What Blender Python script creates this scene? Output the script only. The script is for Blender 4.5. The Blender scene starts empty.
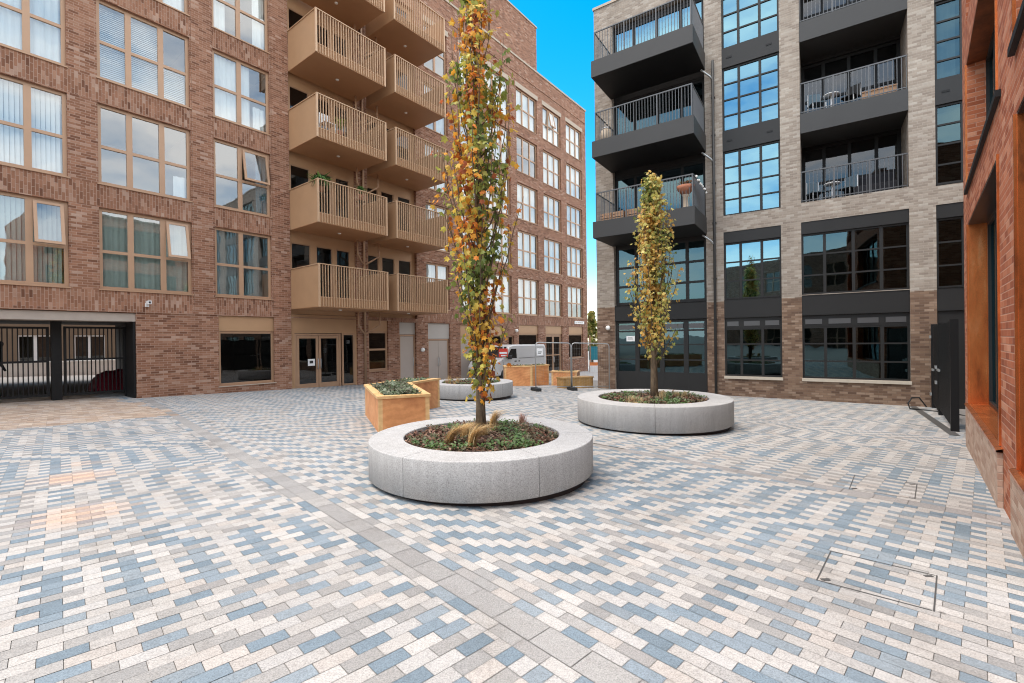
import bpy, math, random
from mathutils import Vector, Matrix, noise
random.seed(7)
C = bpy.context.scene.collection
R = math.radians
H = 1.6
def gz(x, y): return -0.022 * (x + y)

# ------------------------------------------------------------------ frames of the three facades
aA, aB, aC = 0.657086603, 0.591253972, R(41.35)
DA, DB, DC = 11.2837 * H, 11.7335 * H, -0.65
class Frame:
    def __init__(s, tx, ty, ox, oy): s.t = (tx, ty); s.n = (-ty, tx); s.o = (ox, oy); s.rot = math.atan2(ty, tx)
    def w(s, x, y): return (s.o[0] + s.t[0] * x + s.n[0] * y, s.o[1] + s.t[1] * x + s.n[1] * y)
FA = Frame(math.sin(aA), math.cos(aA), -math.cos(aA) * DA, math.sin(aA) * DA)
FB = Frame(math.cos(aB), -math.sin(aB), math.sin(aB) * DB, math.cos(aB) * DB)
FC = Frame(-math.sin(aC), -math.cos(aC), -math.cos(aC) * DC, math.sin(aC) * DC)   # local x = minus distance

# ------------------------------------------------------------------ materials
MATS = {}
class NT:
    def __init__(s, name):
        m = bpy.data.materials.new(name); m.use_nodes = True; s.m = m; s.t = m.node_tree
        s.b = s.t.nodes['Principled BSDF']; s.out = s.t.nodes['Material Output']; MATS[name] = m
    def n(s, typ, **k):
        nd = s.t.nodes.new(typ)
        for a, v in k.items(): setattr(nd, a, v)
        return nd
    def l(s, a, b): s.t.links.new(a, b)
    def math(s, op, a, b=None, c=None):
        nd = s.n('ShaderNodeMath', operation=op)
        for i, v in enumerate((a, b, c)):
            if v is None: continue
            if isinstance(v, (int, float)): nd.inputs[i].default_value = v
            else: s.l(v, nd.inputs[i])
        return nd.outputs[0]
    def mix(s, f, a, b, mode='MIX'):
        nd = s.n('ShaderNodeMix', data_type='RGBA', blend_type=mode)
        for i, v in ((0, f), (6, a), (7, b)):
            if isinstance(v, (int, float)): nd.inputs[i].default_value = v
            elif isinstance(v, (tuple, list)): nd.inputs[i].default_value = (*v[:3], 1)
            else: s.l(v, nd.inputs[i])
        return nd.outputs[2]
    def noise(s, vec, scale, detail=3, rough=.55):
        nd = s.n('ShaderNodeTexNoise'); nd.inputs['Scale'].default_value = scale
        nd.inputs['Detail'].default_value = detail; nd.inputs['Roughness'].default_value = rough
        if vec is not None: s.l(vec, nd.inputs['Vector'])
        return nd.outputs['Fac']
    def ramp(s, fac, stops, interp='LINEAR'):
        nd = s.n('ShaderNodeValToRGB'); nd.color_ramp.interpolation = interp
        e = nd.color_ramp.elements
        while len(e) < len(stops): e.new(.5)
        for i, (p, c) in enumerate(stops):
            e[i].position = p; e[i].color = (*c, 1) if len(c) == 3 else c
        s.l(fac, nd.inputs[0]); return nd.outputs[0]
    def bump(s, h, strength=.3, dist=.01):
        nd = s.n('ShaderNodeBump'); nd.inputs['Strength'].default_value = strength
        nd.inputs['Distance'].default_value = dist; s.l(h, nd.inputs['Height'])
        s.l(nd.outputs[0], s.b.inputs['Normal']); return nd.outputs[0]
    def obj(s): return s.n('ShaderNodeTexCoord').outputs['Object']
    def uv(s): return s.n('ShaderNodeTexCoord').outputs['UV']
    def set(s, col=None, rough=.6, metal=0, spec=.5):
        if col is not None:
            if isinstance(col, (tuple, list)): s.b.inputs['Base Color'].default_value = (*col[:3], 1)
            else: s.l(col, s.b.inputs['Base Color'])
        if isinstance(rough, (int, float)): s.b.inputs['Roughness'].default_value = rough
        else: s.l(rough, s.b.inputs['Roughness'])
        s.b.inputs['Metallic'].default_value = metal; s.b.inputs['Specular IOR Level'].default_value = spec
        return s.m

def srgb(r, g, b):
    f = lambda c: (c / 255 / 12.92) if c / 255 <= .04045 else ((c / 255 + .055) / 1.055) ** 2.4
    return (f(r), f(g), f(b))

def brick_mat(name, stops, mortar, bw=.225, bh=.075, mw=.010, blotch=.25):
    t = NT(name); uv = t.uv()
    sx = t.n('ShaderNodeSeparateXYZ'); t.l(uv, sx.inputs[0]); u, v = sx.outputs[0], sx.outputs[1]
    vv = t.math('DIVIDE', v, bh); row = t.math('FLOOR', vv); fv = t.math('SUBTRACT', vv, row)
    half = t.math('MULTIPLY', t.math('FLOORED_MODULO', row, 2), .5)
    uu = t.math('ADD', t.math('DIVIDE', u, bw), half); col = t.math('FLOOR', uu); fu = t.math('SUBTRACT', uu, col)
    cmb = t.n('ShaderNodeCombineXYZ'); t.l(col, cmb.inputs[0]); t.l(row, cmb.inputs[1])
    wn = t.n('ShaderNodeTexWhiteNoise', noise_dimensions='2D'); t.l(cmb.outputs[0], wn.inputs['Vector'])
    c = t.ramp(wn.outputs['Value'], stops)
    n1 = t.noise(uv, 1.3, 4); n2 = t.noise(uv, 42, 3, .7)
    c = t.mix(t.math('MULTIPLY', n2, .55), c, t.mix(.5, c, (.02, .012, .01)))
    c = t.mix(blotch, c, t.ramp(n1, [(.3, (.35, .33, .33)), (.7, (1, 1, 1))]), 'MULTIPLY')
    eu = t.math('MULTIPLY', t.math('MINIMUM', fu, t.math('SUBTRACT', 1, fu)), bw)
    ev = t.math('MULTIPLY', t.math('MINIMUM', fv, t.math('SUBTRACT', 1, fv)), bh)
    e = t.math('MINIMUM', eu, ev)
    mp = t.n('ShaderNodeMapping'); mp.inputs['Scale'].default_value = (2.2, .16, 1); t.l(uv, mp.inputs[0])
    c = t.mix(.28, c, t.ramp(t.noise(mp.outputs[0], 1.0, 6, .65), [(.36, (.62, .58, .56)), (.56, (1, 1, 1)), (.78, (1.18, 1.18, 1.2))]), 'MULTIPLY')
    m = t.n('ShaderNodeMapRange', clamp=True); t.l(e, m.inputs[0])
    m.inputs[1].default_value = mw * .35; m.inputs[2].default_value = mw * .75
    c = t.mix(m.outputs[0], mortar, c)
    t.bump(t.math('ADD', m.outputs[0], t.math('MULTIPLY', n2, .5)), .55, .006)
    return t.set(c, .85, 0, .3)

brick_mat('brick_brown', [(0, (.19, .08, .045)), (.22, (.3, .139, .08)), (.65, (.38, .182, .108)), (.9, (.44, .24, .155)), (1, (.53, .35, .26))], (.38, .255, .19), blotch=.3)
brick_mat('brick_buff', [(0, (.31, .255, .208)), (.35, (.37, .312, .255)), (.7, (.42, .36, .297)), (1, (.5, .445, .38))], (.34, .295, .25))
brick_mat('brick_umber', [(0, (.14, .085, .058)), (.35, (.215, .135, .09)), (.7, (.28, .183, .123)), (1, (.38, .275, .2))], (.17, .12, .09))
brick_mat('brick_orange', [(0, (.32, .085, .036)), (.35, (.46, .135, .06)), (.75, (.56, .19, .09)), (1, (.66, .31, .19))], (.46, .24, .165))
brick_mat('brick_pink', [(0, (.46, .28, .2)), (.5, (.58, .39, .29)), (1, (.68, .51, .4))], (.42, .31, .24))

def plain(name, col, rough=.5, metal=0, spec=.5, nscale=None, namt=.15, bump=0, bscale=60):
    t = NT(name); c = col
    if nscale:
        f = t.noise(t.obj(), nscale, 4)
        c = t.mix(f, tuple(x * (1 - namt) for x in col), tuple(min(1, x * (1 + namt)) for x in col))
    if bump: t.bump(t.noise(t.obj(), bscale, 3), bump, .004)
    return t.set(c, rough, metal, spec)
plain('bronze_frame', (.42, .255, .155), .42, .15, .5, 3, .1)
plain('bronze_panel', (.46, .275, .15), .45, .15, .5, 1.2, .14)
plain('bronze_soffit', (.42, .225, .115), .5, .1, .5, .8, .15)
plain('bronze_fin', (.53, .345, .21), .4, .2)
plain('black_metal', (.006, .006, .0065), .55, 0, .3, 6, .2)
plain('charcoal_panel', (.021, .0205, .02), .5, 0, .3, 1.5, .18)
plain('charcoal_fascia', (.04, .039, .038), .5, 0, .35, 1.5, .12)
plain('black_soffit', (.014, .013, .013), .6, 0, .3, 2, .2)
plain('grey_rail', (.1, .1, .102), .4, .3)
plain('stone_coping', (.46, .38, .3), .8, 0, .3, 8, .15)
plain('pale_sill', (.5, .44, .36), .75, 0, .3, 8, .15)
plain('white_metal', (.75, .74, .72), .45)
plain('curtain_white', (.78, .78, .76), .9, 0, .2, 3, .06)
plain('curtain_green', (.42, .47, .42), .9, 0, .2, 3, .1)
plain('curtain_grey', (.22, .23, .22), .9, 0, .2, 3, .1)
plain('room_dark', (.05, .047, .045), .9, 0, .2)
plain('room_slab', (.3, .29, .28), .9, 0, .2)
plain('grey_door', (.42, .35, .3), .5, 0, .5, 2, .06)
plain('grey_vent', (.45, .41, .37), .6, 0, .4, 2, .06)
plain('render_pale', (.62, .58, .52), .85, 0, .2, 1, .1)
plain('rear_render', (.2, .145, .1), .85, 0, .2, 1, .2)
plain('white_wall', (.8, .79, .76), .85, 0, .2, 2, .05)
plain('concrete_beam', (.4, .34, .29), .8, 0, .3, 3, .2)
plain('dark_plinth', (.035, .022, .02), .6, 0, .4, 12, .3)
plain('rubber', (.02, .02, .02), .8)
plain('galvanised', (.42, .43, .43), .4, .7, .5, 20, .15)
plain('maroon_cover', (.22, .012, .03), .7, 0, .3, 6, .2)
plain('teal_paint', (.02, .22, .28), .5)
plain('red_paint', (.6, .05, .03), .4)
plain('orange_paint', (.65, .2, .05), .5)
plain('terracotta', (.36, .15, .09), .8, 0, .2, 15, .25)
plain('wicker', (.5, .4, .3), .8, 0, .2, 60, .3)
plain('wood_slat', (.42, .25, .15), .7, 0, .3, 10, .25)
plain('white_paint', (.8, .8, .79), .35)
plain('blue_fabric', (.13, .19, .23), .8)
plain('ink', (.03, .03, .03), .7)
plain('roof_membrane', (.12, .12, .12), .9)
plain('skin', (.45, .27, .19), .6)
plain('dark_cloth', (.02, .02, .025), .9)
plain('lamp_white', (.85, .84, .8), .3)
plain('asphalt', (.06, .06, .062), .9, 0, .2, 4, .2)
plain('far_paving', (.4, .38, .36), .85, 0, .2, .6, .15)
plain('joint_sand', (.27, .25, .23), .95, 0, .1, 14, .3)
plain('cast_iron', (.10, .095, .09), .6, .4)
plain('van_silver', (.72, .72, .71), .3, .25, .5)
plain('van_trim', (.03, .03, .032), .5)
plain('van_glass', (.015, .018, .02), .05, 0, .8)
plain('headlamp', (.7, .72, .74), .1, 0, .8)
plain('cable_black', (.01, .01, .01), .5)

def copper(name, stops, rough):
    t = NT(name); o = t.obj()
    mp = t.n('ShaderNodeMapping'); mp.inputs['Scale'].default_value = (1, 1, .25); t.l(o, mp.inputs[0])
    f = t.noise(mp.outputs[0], 4, 6, .65)
    c = t.ramp(f, stops); t.bump(t.noise(o, 7, 2), .12, .02)
    return t.set(c, rough, .75, .5)
copper('copper_sheet', [(.3, (.2, .065, .028)), (.45, (.6, .17, .05)), (.6, (.75, .24, .075)), (.78, (.92, .45, .2))], .27)
copper('copper_dark', [(.25, (.08, .035, .02)), (.6, (.24, .085, .035)), (.85, (.34, .13, .05))], .45)
plain('slate_metal', (.018, .02, .023), .3, 0, .25, 2, .3)

def glass(name, base, tint, refl=(1, 1, 1), wave=.10):
    t = NT(name); t.t.nodes.remove(t.b)
    lw = t.n('ShaderNodeLayerWeight'); lw.inputs['Blend'].default_value = .5
    f5 = t.math('POWER', lw.outputs['Facing'], 5)
    fac = t.math('ADD', t.math('MULTIPLY', f5, (1 - base) * (1 if base > .1 else .55)), base)
    tr = t.n('ShaderNodeBsdfTransparent'); tr.inputs[0].default_value = (*tint, 1)
    gl = t.n('ShaderNodeBsdfGlossy'); gl.inputs['Color'].default_value = (*refl, 1); gl.inputs['Roughness'].default_value = .015
    bp = t.n('ShaderNodeBump'); bp.inputs['Strength'].default_value = wave; bp.inputs['Distance'].default_value = .02
    t.l(t.noise(t.obj(), 1.1, 2), bp.inputs['Height']); t.l(bp.outputs[0], gl.inputs['Normal'])
    mx = t.n('ShaderNodeMixShader'); t.l(fac, mx.inputs[0]); t.l(tr.outputs[0], mx.inputs[1]); t.l(gl.outputs[0], mx.inputs[2])
    t.l(mx.outputs[0], t.out.inputs[0]); return t.m
glass('glass_brown_block', .2, (.78, .83, .83), (.93, .97, 1))
glass('glass_shop', .07, (.30, .34, .36))
glass('glass_grey_block', .42, (.22, .26, .28), (.34, .63, .75), .08)
glass('glass_grey_low', .11, (.22, .26, .28), (.5, .82, .92), .12)

def granite():
    t = NT('granite'); o = t.obj()
    f = t.noise(o, 85, 3, .85); g = t.noise(o, 2.2, 4)
    mp = t.n('ShaderNodeMapping'); mp.inputs['Scale'].default_value = (9, 9, .7); t.l(o, mp.inputs[0])
    st = t.noise(mp.outputs[0], 1.6, 4)
    c = t.ramp(f, [(.34, (.27, .258, .25)), (.48, (.44, .428, .416)), (.64, (.57, .557, .545))])
    c = t.mix(.35, c, t.ramp(g, [(.35, (.72, .71, .7)), (.65, (1, 1, 1))]), 'MULTIPLY')
    c = t.mix(.18, c, t.ramp(st, [(.42, (.55, .53, .52)), (.6, (1, 1, 1))]), 'MULTIPLY')
    t.bump(f, .12, .002); return t.set(c, .75, 0, .35)
granite()

def paver_mat():
    t = NT('pavers'); a = t.n('ShaderNodeVertexColor', layer_name='Col')
    o = t.obj(); f = t.noise(o, 120, 3, .85); g = t.noise(o, .5, 4); h = t.noise(o, 26, 3, .7)
    c = t.mix(.8, a.outputs[0], t.ramp(f, [(.32, (.52, .52, .53)), (.5, (1, 1, 1)), (.68, (1.4, 1.38, 1.35))]), 'MULTIPLY')
    c = t.mix(.35, c, t.ramp(g, [(.35, (.82, .8, .78)), (.6, (1, 1, 1))]), 'MULTIPLY')
    c = t.mix(.3, c, t.ramp(h, [(.36, (.72, .70, .68)), (.52, (1, 1, 1))]), 'MULTIPLY')
    d = t.noise(o, 1.1, 8, .7); c = t.mix(.4, c, t.ramp(d, [(.36, (.66, .63, .6)), (.47, (1, 1, 1))]), 'MULTIPLY')
    vo = t.n('ShaderNodeTexVoronoi'); vo.inputs['Scale'].default_value = 1.7; t.l(o, vo.inputs['Vector'])
    c = t.mix(.55, c, t.ramp(vo.outputs['Distance'], [(.022, (.25, .24, .23)), (.04, (1, 1, 1))]), 'MULTIPLY')
    t.bump(f, .25, .002); return t.set(c, .82, 0, .3)
paver_mat()

def wood(name, stops, rough=.5, sc=(1, 1, 1)):
    t = NT(name); o = t.obj()
    mp = t.n('ShaderNodeMapping'); mp.inputs['Rotation'].default_value = (R(35), R(20), 0); mp.inputs['Scale'].default_value = sc; t.l(o, mp.inputs[0])
    f = t.noise(mp.outputs[0], 2.2, 6, .65)
    w = t.n('ShaderNodeTexWave', wave_type='BANDS', bands_direction='Z'); w.inputs['Scale'].default_value = 3; w.inputs['Distortion'].default_value = 7
    w.inputs['Detail'].default_value = 3; t.l(mp.outputs[0], w.inputs[0])
    c = t.ramp(f, stops); c = t.mix(.22, c, t.ramp(w.outputs[1], [(.2, (.62, .5, .4)), (.7, (1, 1, 1))]), 'MULTIPLY')
    return t.set(c, rough, 0, .4)
wood('ply_orange', [(.3, (.52, .2, .075)), (.52, (.7, .31, .12)), (.75, (.8, .43, .2))])
wood('timber_pale', [(.3, (.62, .36, .15)), (.55, (.76, .48, .22)), (.75, (.82, .58, .31))])
wood('timber_weathered', [(.3, (.3, .17, .06)), (.55, (.42, .25, .09)), (.75, (.5, .32, .14))])

def attr_mat(name, rough, transl=.0, speck=0):
    t = NT(name); a = t.n('ShaderNodeVertexColor', layer_name='Col'); c = a.outputs[0]
    if speck: c = t.mix(.4, c, t.ramp(t.noise(t.obj(), speck, 3), [(.3, (.5, .5, .5)), (.6, (1, 1, 1))]), 'MULTIPLY')
    t.set(c, rough, 0, .3)
    if transl:
        tl = t.n('ShaderNodeBsdfTranslucent'); t.l(c, tl.inputs[0])
        mx = t.n('ShaderNodeMixShader'); mx.inputs[0].default_value = transl
        t.l(t.b.outputs[0], mx.inputs[1]); t.l(tl.outputs[0], mx.inputs[2]); t.l(mx.outputs[0], t.out.inputs[0])
attr_mat('leaf', .5, .42); attr_mat('dry_grass', .8, .25); attr_mat('bark_chips', .9)
def bark():
    t = NT('bark'); o = t.obj(); mp = t.n('ShaderNodeMapping'); mp.inputs['Scale'].default_value = (1, 1, .2); t.l(o, mp.inputs[0])
    f = t.noise(mp.outputs[0], 28, 5, .7); c = t.ramp(f, [(.3, (.05, .035, .024)), (.55, (.14, .1, .065)), (.75, (.25, .19, .12))])
    t.bump(f, .6, .01); t.set(c, .9, 0, .2)
bark()
def soil():
    t = NT('soil'); o = t.obj(); f = t.noise(o, 30, 5, .7)
    c = t.ramp(f, [(.3, (.018, .011, .008)), (.55, (.06, .035, .024)), (.8, (.14, .08, .05))]); t.bump(f, .9, .03); t.set(c, .95, 0, .15)
soil()

# ------------------------------------------------------------------ mesh builder
class MB:
    def __init__(s): s.v = []; s.f = []; s.m = []; s.uv = []; s.mats = []; s.col = []; s.smooth = []
    def mi(s, mat):
        if mat not in s.mats: s.mats.append(mat)
        return s.mats.index(mat)
    def face(s, pts, mat, rot=False, col=None, smooth=False):
        i = len(s.v); s.v += [tuple(p) for p in pts]; s.f.append(tuple(range(i, i + len(pts)))); s.m.append(s.mi(mat)); s.smooth.append(smooth)
        n = Vector((0, 0, 0)); P = [Vector(p) for p in pts]
        for k in range(1, len(P) - 1): n += (P[k] - P[0]).cross(P[k + 1] - P[0])
        ax, ay, az = abs(n.x), abs(n.y), abs(n.z)
        for p in pts:
            uv = (p[0], p[1]) if az >= ax and az >= ay else ((p[1], p[2]) if ax > ay else (p[0], p[2]))
            s.uv.append((uv[1], uv[0]) if rot else uv)
        if col is not None: s.col += [col] * len(pts)
    def mesh(s, verts, faces, mat, smooth=True, col=None):
        i = len(s.v); s.v += [tuple(p) for p in verts]; k = s.mi(mat)
        for f in faces:
            s.f.append(tuple(i + q for q in f)); s.m.append(k); s.smooth.append(smooth)
            for q in f: s.uv.append((verts[q][0] + verts[q][1], verts[q][2]))
            if col is not None: s.col += [col] * len(f)
    def box(s, x0, x1, y0, y1, z0, z1, mat, skip=''):
        F = {'f': [(x0, y0, z0), (x1, y0, z0), (x1, y0, z1), (x0, y0, z1)], 'b': [(x1, y1, z0), (x0, y1, z0), (x0, y1, z1), (x1, y1, z1)],
             'l': [(x0, y1, z0), (x0, y0, z0), (x0, y0, z1), (x0, y1, z1)], 'r': [(x1, y0, z0), (x1, y1, z0), (x1, y1, z1), (x1, y0, z1)],
             't': [(x0, y0, z1), (x1, y0, z1), (x1, y1, z1), (x0, y1, z1)], 'd': [(x0, y1, z0), (x1, y1, z0), (x1, y0, z0), (x0, y0, z0)]}
        for k, p in F.items():
            if k not in skip: s.face(p, mat)
    def prism(s, poly, z0, z1, mat, top=True, bottom=True):
        n = len(poly); g = lambda z, i: z(i) if callable(z) else z
        for i in range(n):
            a, b = poly[i], poly[(i + 1) % n]
            s.face([(a[0], a[1], g(z0, i)), (b[0], b[1], g(z0, (i + 1) % n)), (b[0], b[1], g(z1, (i + 1) % n)), (a[0], a[1], g(z1, i))], mat)
        if top: s.face([(p[0], p[1], g(z1, i)) for i, p in enumerate(poly)], mat)
        if bottom: s.face([(p[0], p[1], g(z0, i)) for i, p in reversed(list(enumerate(poly)))], mat)
    def tube(s, path, rad, mat, n=8, col=None, cap=True):
        P = [Vector(p) for p in path]; r = rad if isinstance(rad, (list, tuple)) else [rad] * len(P)
        vs = []; fs = []; up = Vector((.13, .99, .05)).normalized()
        for i, p in enumerate(P):
            d = (P[min(i + 1, len(P) - 1)] - P[max(i - 1, 0)]).normalized()
            if abs(d.dot(up)) > .95: u = d.cross(Vector((1, 0, .1))).normalized()
            else: u = d.cross(up).normalized()
            w = d.cross(u)
            for k in range(n):
                a = 2 * math.pi * k / n; vs.append(p + (u * math.cos(a) + w * math.sin(a)) * r[i])
        for i in range(len(P) - 1):
            for k in range(n):
                fs.append((i * n + k, i * n + (k + 1) % n, (i + 1) * n + (k + 1) % n, (i + 1) * n + k))
        if cap: fs += [tuple(range(n))[::-1], tuple((len(P) - 1) * n + k for k in range(n))]
        s.mesh(vs, fs, mat, True, col)
    def lathe(s, prof, cx, cy, mat, n=24, a0=0, a1=2 * math.pi, smooth=True):
        full = abs(a1 - a0 - 2 * math.pi) < 1e-6; m = n if full else n + 1
        vs = [(cx + r * math.cos(a0 + (a1 - a0) * i / n), cy + r * math.sin(a0 + (a1 - a0) * i / n), z) for i in range(m) for r, z in prof]
        k = len(prof); fs = []
        for i in range(n):
            j = (i + 1) % m
            for q in range(k - 1): fs.append((i * k + q, j * k + q, j * k + q + 1, i * k + q + 1))
        s.mesh(vs, fs, mat, smooth)
    def sphere(s, c, r, mat, n=10, sq=(1, 1, 1), col=None):
        vs = []; fs = []; m = n // 2 + 1
        for i in range(m + 1):
            t = math.pi * i / m
            for k in range(n):
                a = 2 * math.pi * k / n; vs.append((c[0] + r * sq[0] * math.sin(t) * math.cos(a), c[1] + r * sq[1] * math.sin(t) * math.sin(a), c[2] + r * sq[2] * math.cos(t)))
        for i in range(m):
            for k in range(n): fs.append((i * n + k, (i + 1) * n + k, (i + 1) * n + (k + 1) % n, i * n + (k + 1) % n))
        s.mesh(vs, fs, mat, True, col)
    def build(s, name, parent=None, loc=None, rotz=0, bevel=0):
        me = bpy.data.meshes.new(name); me.from_pydata(s.v, [], s.f)
        for m in s.mats: me.materials.append(MATS[m])
        me.polygons.foreach_set('material_index', s.m); me.polygons.foreach_set('use_smooth', s.smooth)
        ul = me.uv_layers.new(name='UVMap'); ul.data.foreach_set('uv', [c for u in s.uv for c in u])
        if s.col:
            ca = me.color_attributes.new('Col', 'FLOAT_COLOR', 'CORNER')
            ca.data.foreach_set('color', [q for c in s.col for q in (c[0], c[1], c[2], 1)])
        me.update(); o = bpy.data.objects.new(name, me); C.objects.link(o)
        if parent: o.parent = parent
        if loc: o.location = loc
        o.rotation_euler = (0, 0, rotz)
        if bevel:
            import bmesh
            b = bmesh.new(); b.from_mesh(me); bmesh.ops.remove_doubles(b, verts=b.verts, dist=1e-5)
            bmesh.ops.bevel(b, geom=[e for e in b.edges if len(e.link_faces) == 2 and e.calc_face_angle(0) > .5], offset=bevel, segments=2, profile=.6, affect='EDGES')
            b.to_mesh(me); b.free()
        return o
def tag(o, label, cat, group=None):
    o['label'] = label; o['category'] = cat
    if group: o['group'] = group
    return o
def thing(name, label, cat, loc, rotz=0, group=None):
    o = bpy.data.objects.new(name, None); C.objects.link(o); o.empty_display_size = .2
    o.location = loc; o.rotation_euler = (0, 0, rotz); return tag(o, label, cat, group)
def struct(o, kind='structure'): o['kind'] = kind; return o

# ------------------------------------------------------------------ facade helpers (local: x along, -y towards the square, z up)
def facade(mb, x0, x1, z0, z1, holes, mat, y=0, depth=.14, bands=(), rmat=None):
    """holes: (x0,x1,z0,z1[,depth]); bands: (x0,x1,z0,z1,mat,rot)"""
    xs = sorted({x0, x1, *[h[i] for h in holes for i in (0, 1)], *[b[i] for b in bands for i in (0, 1)]})
    zs = sorted({z0, z1, *[h[i] for h in holes for i in (2, 3)], *[b[i] for b in bands for i in (2, 3)]})
    xs = [x for x in xs if x0 <= x <= x1]; zs = [z for z in zs if z0 <= z <= z1]
    for i in range(len(xs) - 1):
        run = None
        for j in range(len(zs) - 1):
            cx, cz = (xs[i] + xs[i + 1]) / 2, (zs[j] + zs[j + 1]) / 2
            if any(h[0] < cx < h[1] and h[2] < cz < h[3] for h in holes): continue
            m, rot = mat, False
            for b in bands:
                if b[0] < cx < b[1] and b[2] < cz < b[3]: m, rot = b[4], b[5]
            mb.face([(xs[i], y, zs[j]), (xs[i + 1], y, zs[j]), (xs[i + 1], y, zs[j + 1]), (xs[i], y, zs[j + 1])], m, rot)
    for h in holes:
        d = h[4] if len(h) > 4 else depth; a, b, c, e = h[:4]; m = rmat or mat
        mb.face([(a, y, c), (a, y, e), (a, y + d, e), (a, y + d, c)], m)
        mb.face([(b, y, e), (b, y, c), (b, y + d, c), (b, y + d, e)], m)
        mb.face([(a, y, e), (b, y, e), (b, y + d, e), (a, y + d, e)], m)
        mb.face([(a, y, c), (a, y + d, c), (b, y + d, c), (b, y, c)], m)

def window(root, x0, x1, z0, z1, vs=(), hs=(), y=.1, fm='bronze_frame', gm='glass_brown_block', bar=.15, edge=.09, sill=None, name='window',
           opened=None, drape=None, hbar=None):
    mb = MB(); d = .07
    hb = hbar or min(bar, .09)
    mb.box(x0, x0 + edge, y, y + d, z0, z1, fm); mb.box(x1 - edge, x1, y, y + d, z0, z1, fm)
    mb.box(x0 + edge, x1 - edge, y + .002, y + d, z0, z0 + edge, fm); mb.box(x0 + edge, x1 - edge, y + .002, y + d, z1 - edge, z1, fm)
    for v in vs: mb.box(v - bar / 2, v + bar / 2, y + .004, y + d, z0 + edge, z1 - edge, fm)
    cols = [x0 + edge] + [q for v in vs for q in (v - bar / 2, v + bar / 2)] + [x1 - edge]
    for h in hs:
        for i in range(0, len(cols), 2): mb.box(cols[i], cols[i + 1], y + .006, y + d - .01, h - hb / 2, h + hb / 2, fm)
    w = mb.build(name, root)
    g = MB(); yg = y + .04
    if opened:
        i, hh = opened; gx0, gx1 = cols[2 * i], cols[2 * i + 1]
        for k in range(0, len(cols), 2):
            if k // 2 == i: g.face([(gx0, yg, z0 + edge), (gx1, yg, z0 + edge), (gx1, yg, hh), (gx0, yg, hh)], gm)
            else: g.face([(cols[k], yg, z0 + edge), (cols[k + 1], yg, z0 + edge), (cols[k + 1], yg, z1 - edge), (cols[k], yg, z1 - edge)], gm)
        sm = MB(); hgt = z1 - edge - hh; sw = gx1 - gx0; e = .075
        for (a, b, c, f) in ((0, e, -hgt, 0), (sw - e, sw, -hgt, 0), (e, sw - e, -hgt, -hgt + e), (e, sw - e, -e, 0)): sm.box(a, b, -.03, .03, c, f, fm)
        so = sm.build('sash', w, (gx0, y + .0, z1 - edge)); so.rotation_euler = (-R(11), 0, 0)
        pm = MB(); pm.face([(e, -.012, -hgt + e), (sw - e, -.012, -hgt + e), (sw - e, -.012, -e), (e, -.012, -e)], gm)
        pm.build('sash_pane', w, (gx0, y, z1 - edge)).rotation_euler = (-R(11), 0, 0)
    else:
        g.face([(x0 + edge, yg, z0 + edge), (x1 - edge, yg, z0 + edge), (x1 - edge, yg, z1 - edge), (x0 + edge, yg, z1 - edge)], gm)
    g.build('pane', w)
    if sill:
        s = MB(); s.box(x0 - .03, x1 + .03, -.035, y, z0 - .035, z0 - .003, sill); s.build('sill', w)
    for kind, (a, b), (c, e), mat in (drape or ()):
        s = MB(); yd = y + .17; n = max(4, int((b - a) / .045)); fs = []; vv = []
        if kind == 'venetian':
            k = int((e - c) / .06)
            for q in range(k): zz = c + q * .06; s.face([(a, yd, zz), (b, yd, zz), (b, yd + .035, zz + .05), (a, yd + .035, zz + .05)], mat)
            s.build('blind', w)
        elif kind == 'vertical':
            k = int((b - a) / .1)
            for q in range(k): xx = a + q * .1; s.face([(xx, yd + .03, c), (xx + .085, yd - .01, c), (xx + .085, yd - .01, e), (xx, yd + .03, e)], mat)
            s.build('blind', w)
        else:
            ph = random.random() * 6
            for q in range(n + 1):
                xx = a + (b - a) * q / n; yy = yd + .035 * math.sin(q * 1.9 + ph) + .02 * math.sin(q * .7 + ph)
                vv += [(xx, yy, c), (xx, yy, e)]
            for q in range(n): fs.append((2 * q, 2 * q + 2, 2 * q + 3, 2 * q + 1))
            s.mesh(vv, fs, mat, True); s.build('curtain', w)
    return w

def mbox(name, parent, *a, **k):
    mb = MB(); mb.box(*a, **k); return mb.build(name, parent)
# ================================================================== brown brick building with balconies
rootA = thing('apartment_building', 'brown brick apartment building with bronze balconies along the left and far side of the square', 'building', (*FA.o, 0), FA.rot)
Z0 = -1.6
rows = [(3.28, 5.71), (6.42, 8.82), (9.56, 11.95), (12.68, 15.05), (15.8, 18.15)]
cols3 = [(.38, 2.76), (3.42, 5.80)]; col2 = [(6.49, 8.43)]
farc = [(16.25, 17.9, 2), (18.9, 20.45, 2), (21.05, 23.45, 3), (24.15, 26.52, 3), (27.25, 29.62, 3), (30.4, 32.8, 3)]
SB = 'brick_brown'
holes, bands = [], []
for c in [(-2.66, -.28)] + cols3 + col2:
    for r in rows[:4]: holes.append((*c, *r))
for (a, b, n) in farc:
    for r in rows: holes.append((a, b, *r))
for k, r in enumerate(rows[:4]):
    lo = 2.62 if k == 0 else rows[k - 1][1] + .03
    bands += [(-8, 5.8, lo, r[0] - .04, SB, True), (6.49, 8.43, lo, r[0] - .04, SB, True)]
bands += [(16, 33.45, 2.62, 3.24, SB, True), (9.1, 16, 2.45, 2.75, SB, True)]
holes += [(-4, 4.26, Z0, 2.6, .9), (6.57, 8.5, .11, 2.6)]
holes += [(9.15, 12.15, Z0, 18.3, .16), (12.72, 15.6, 2.75, 18.3, .16)]
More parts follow.
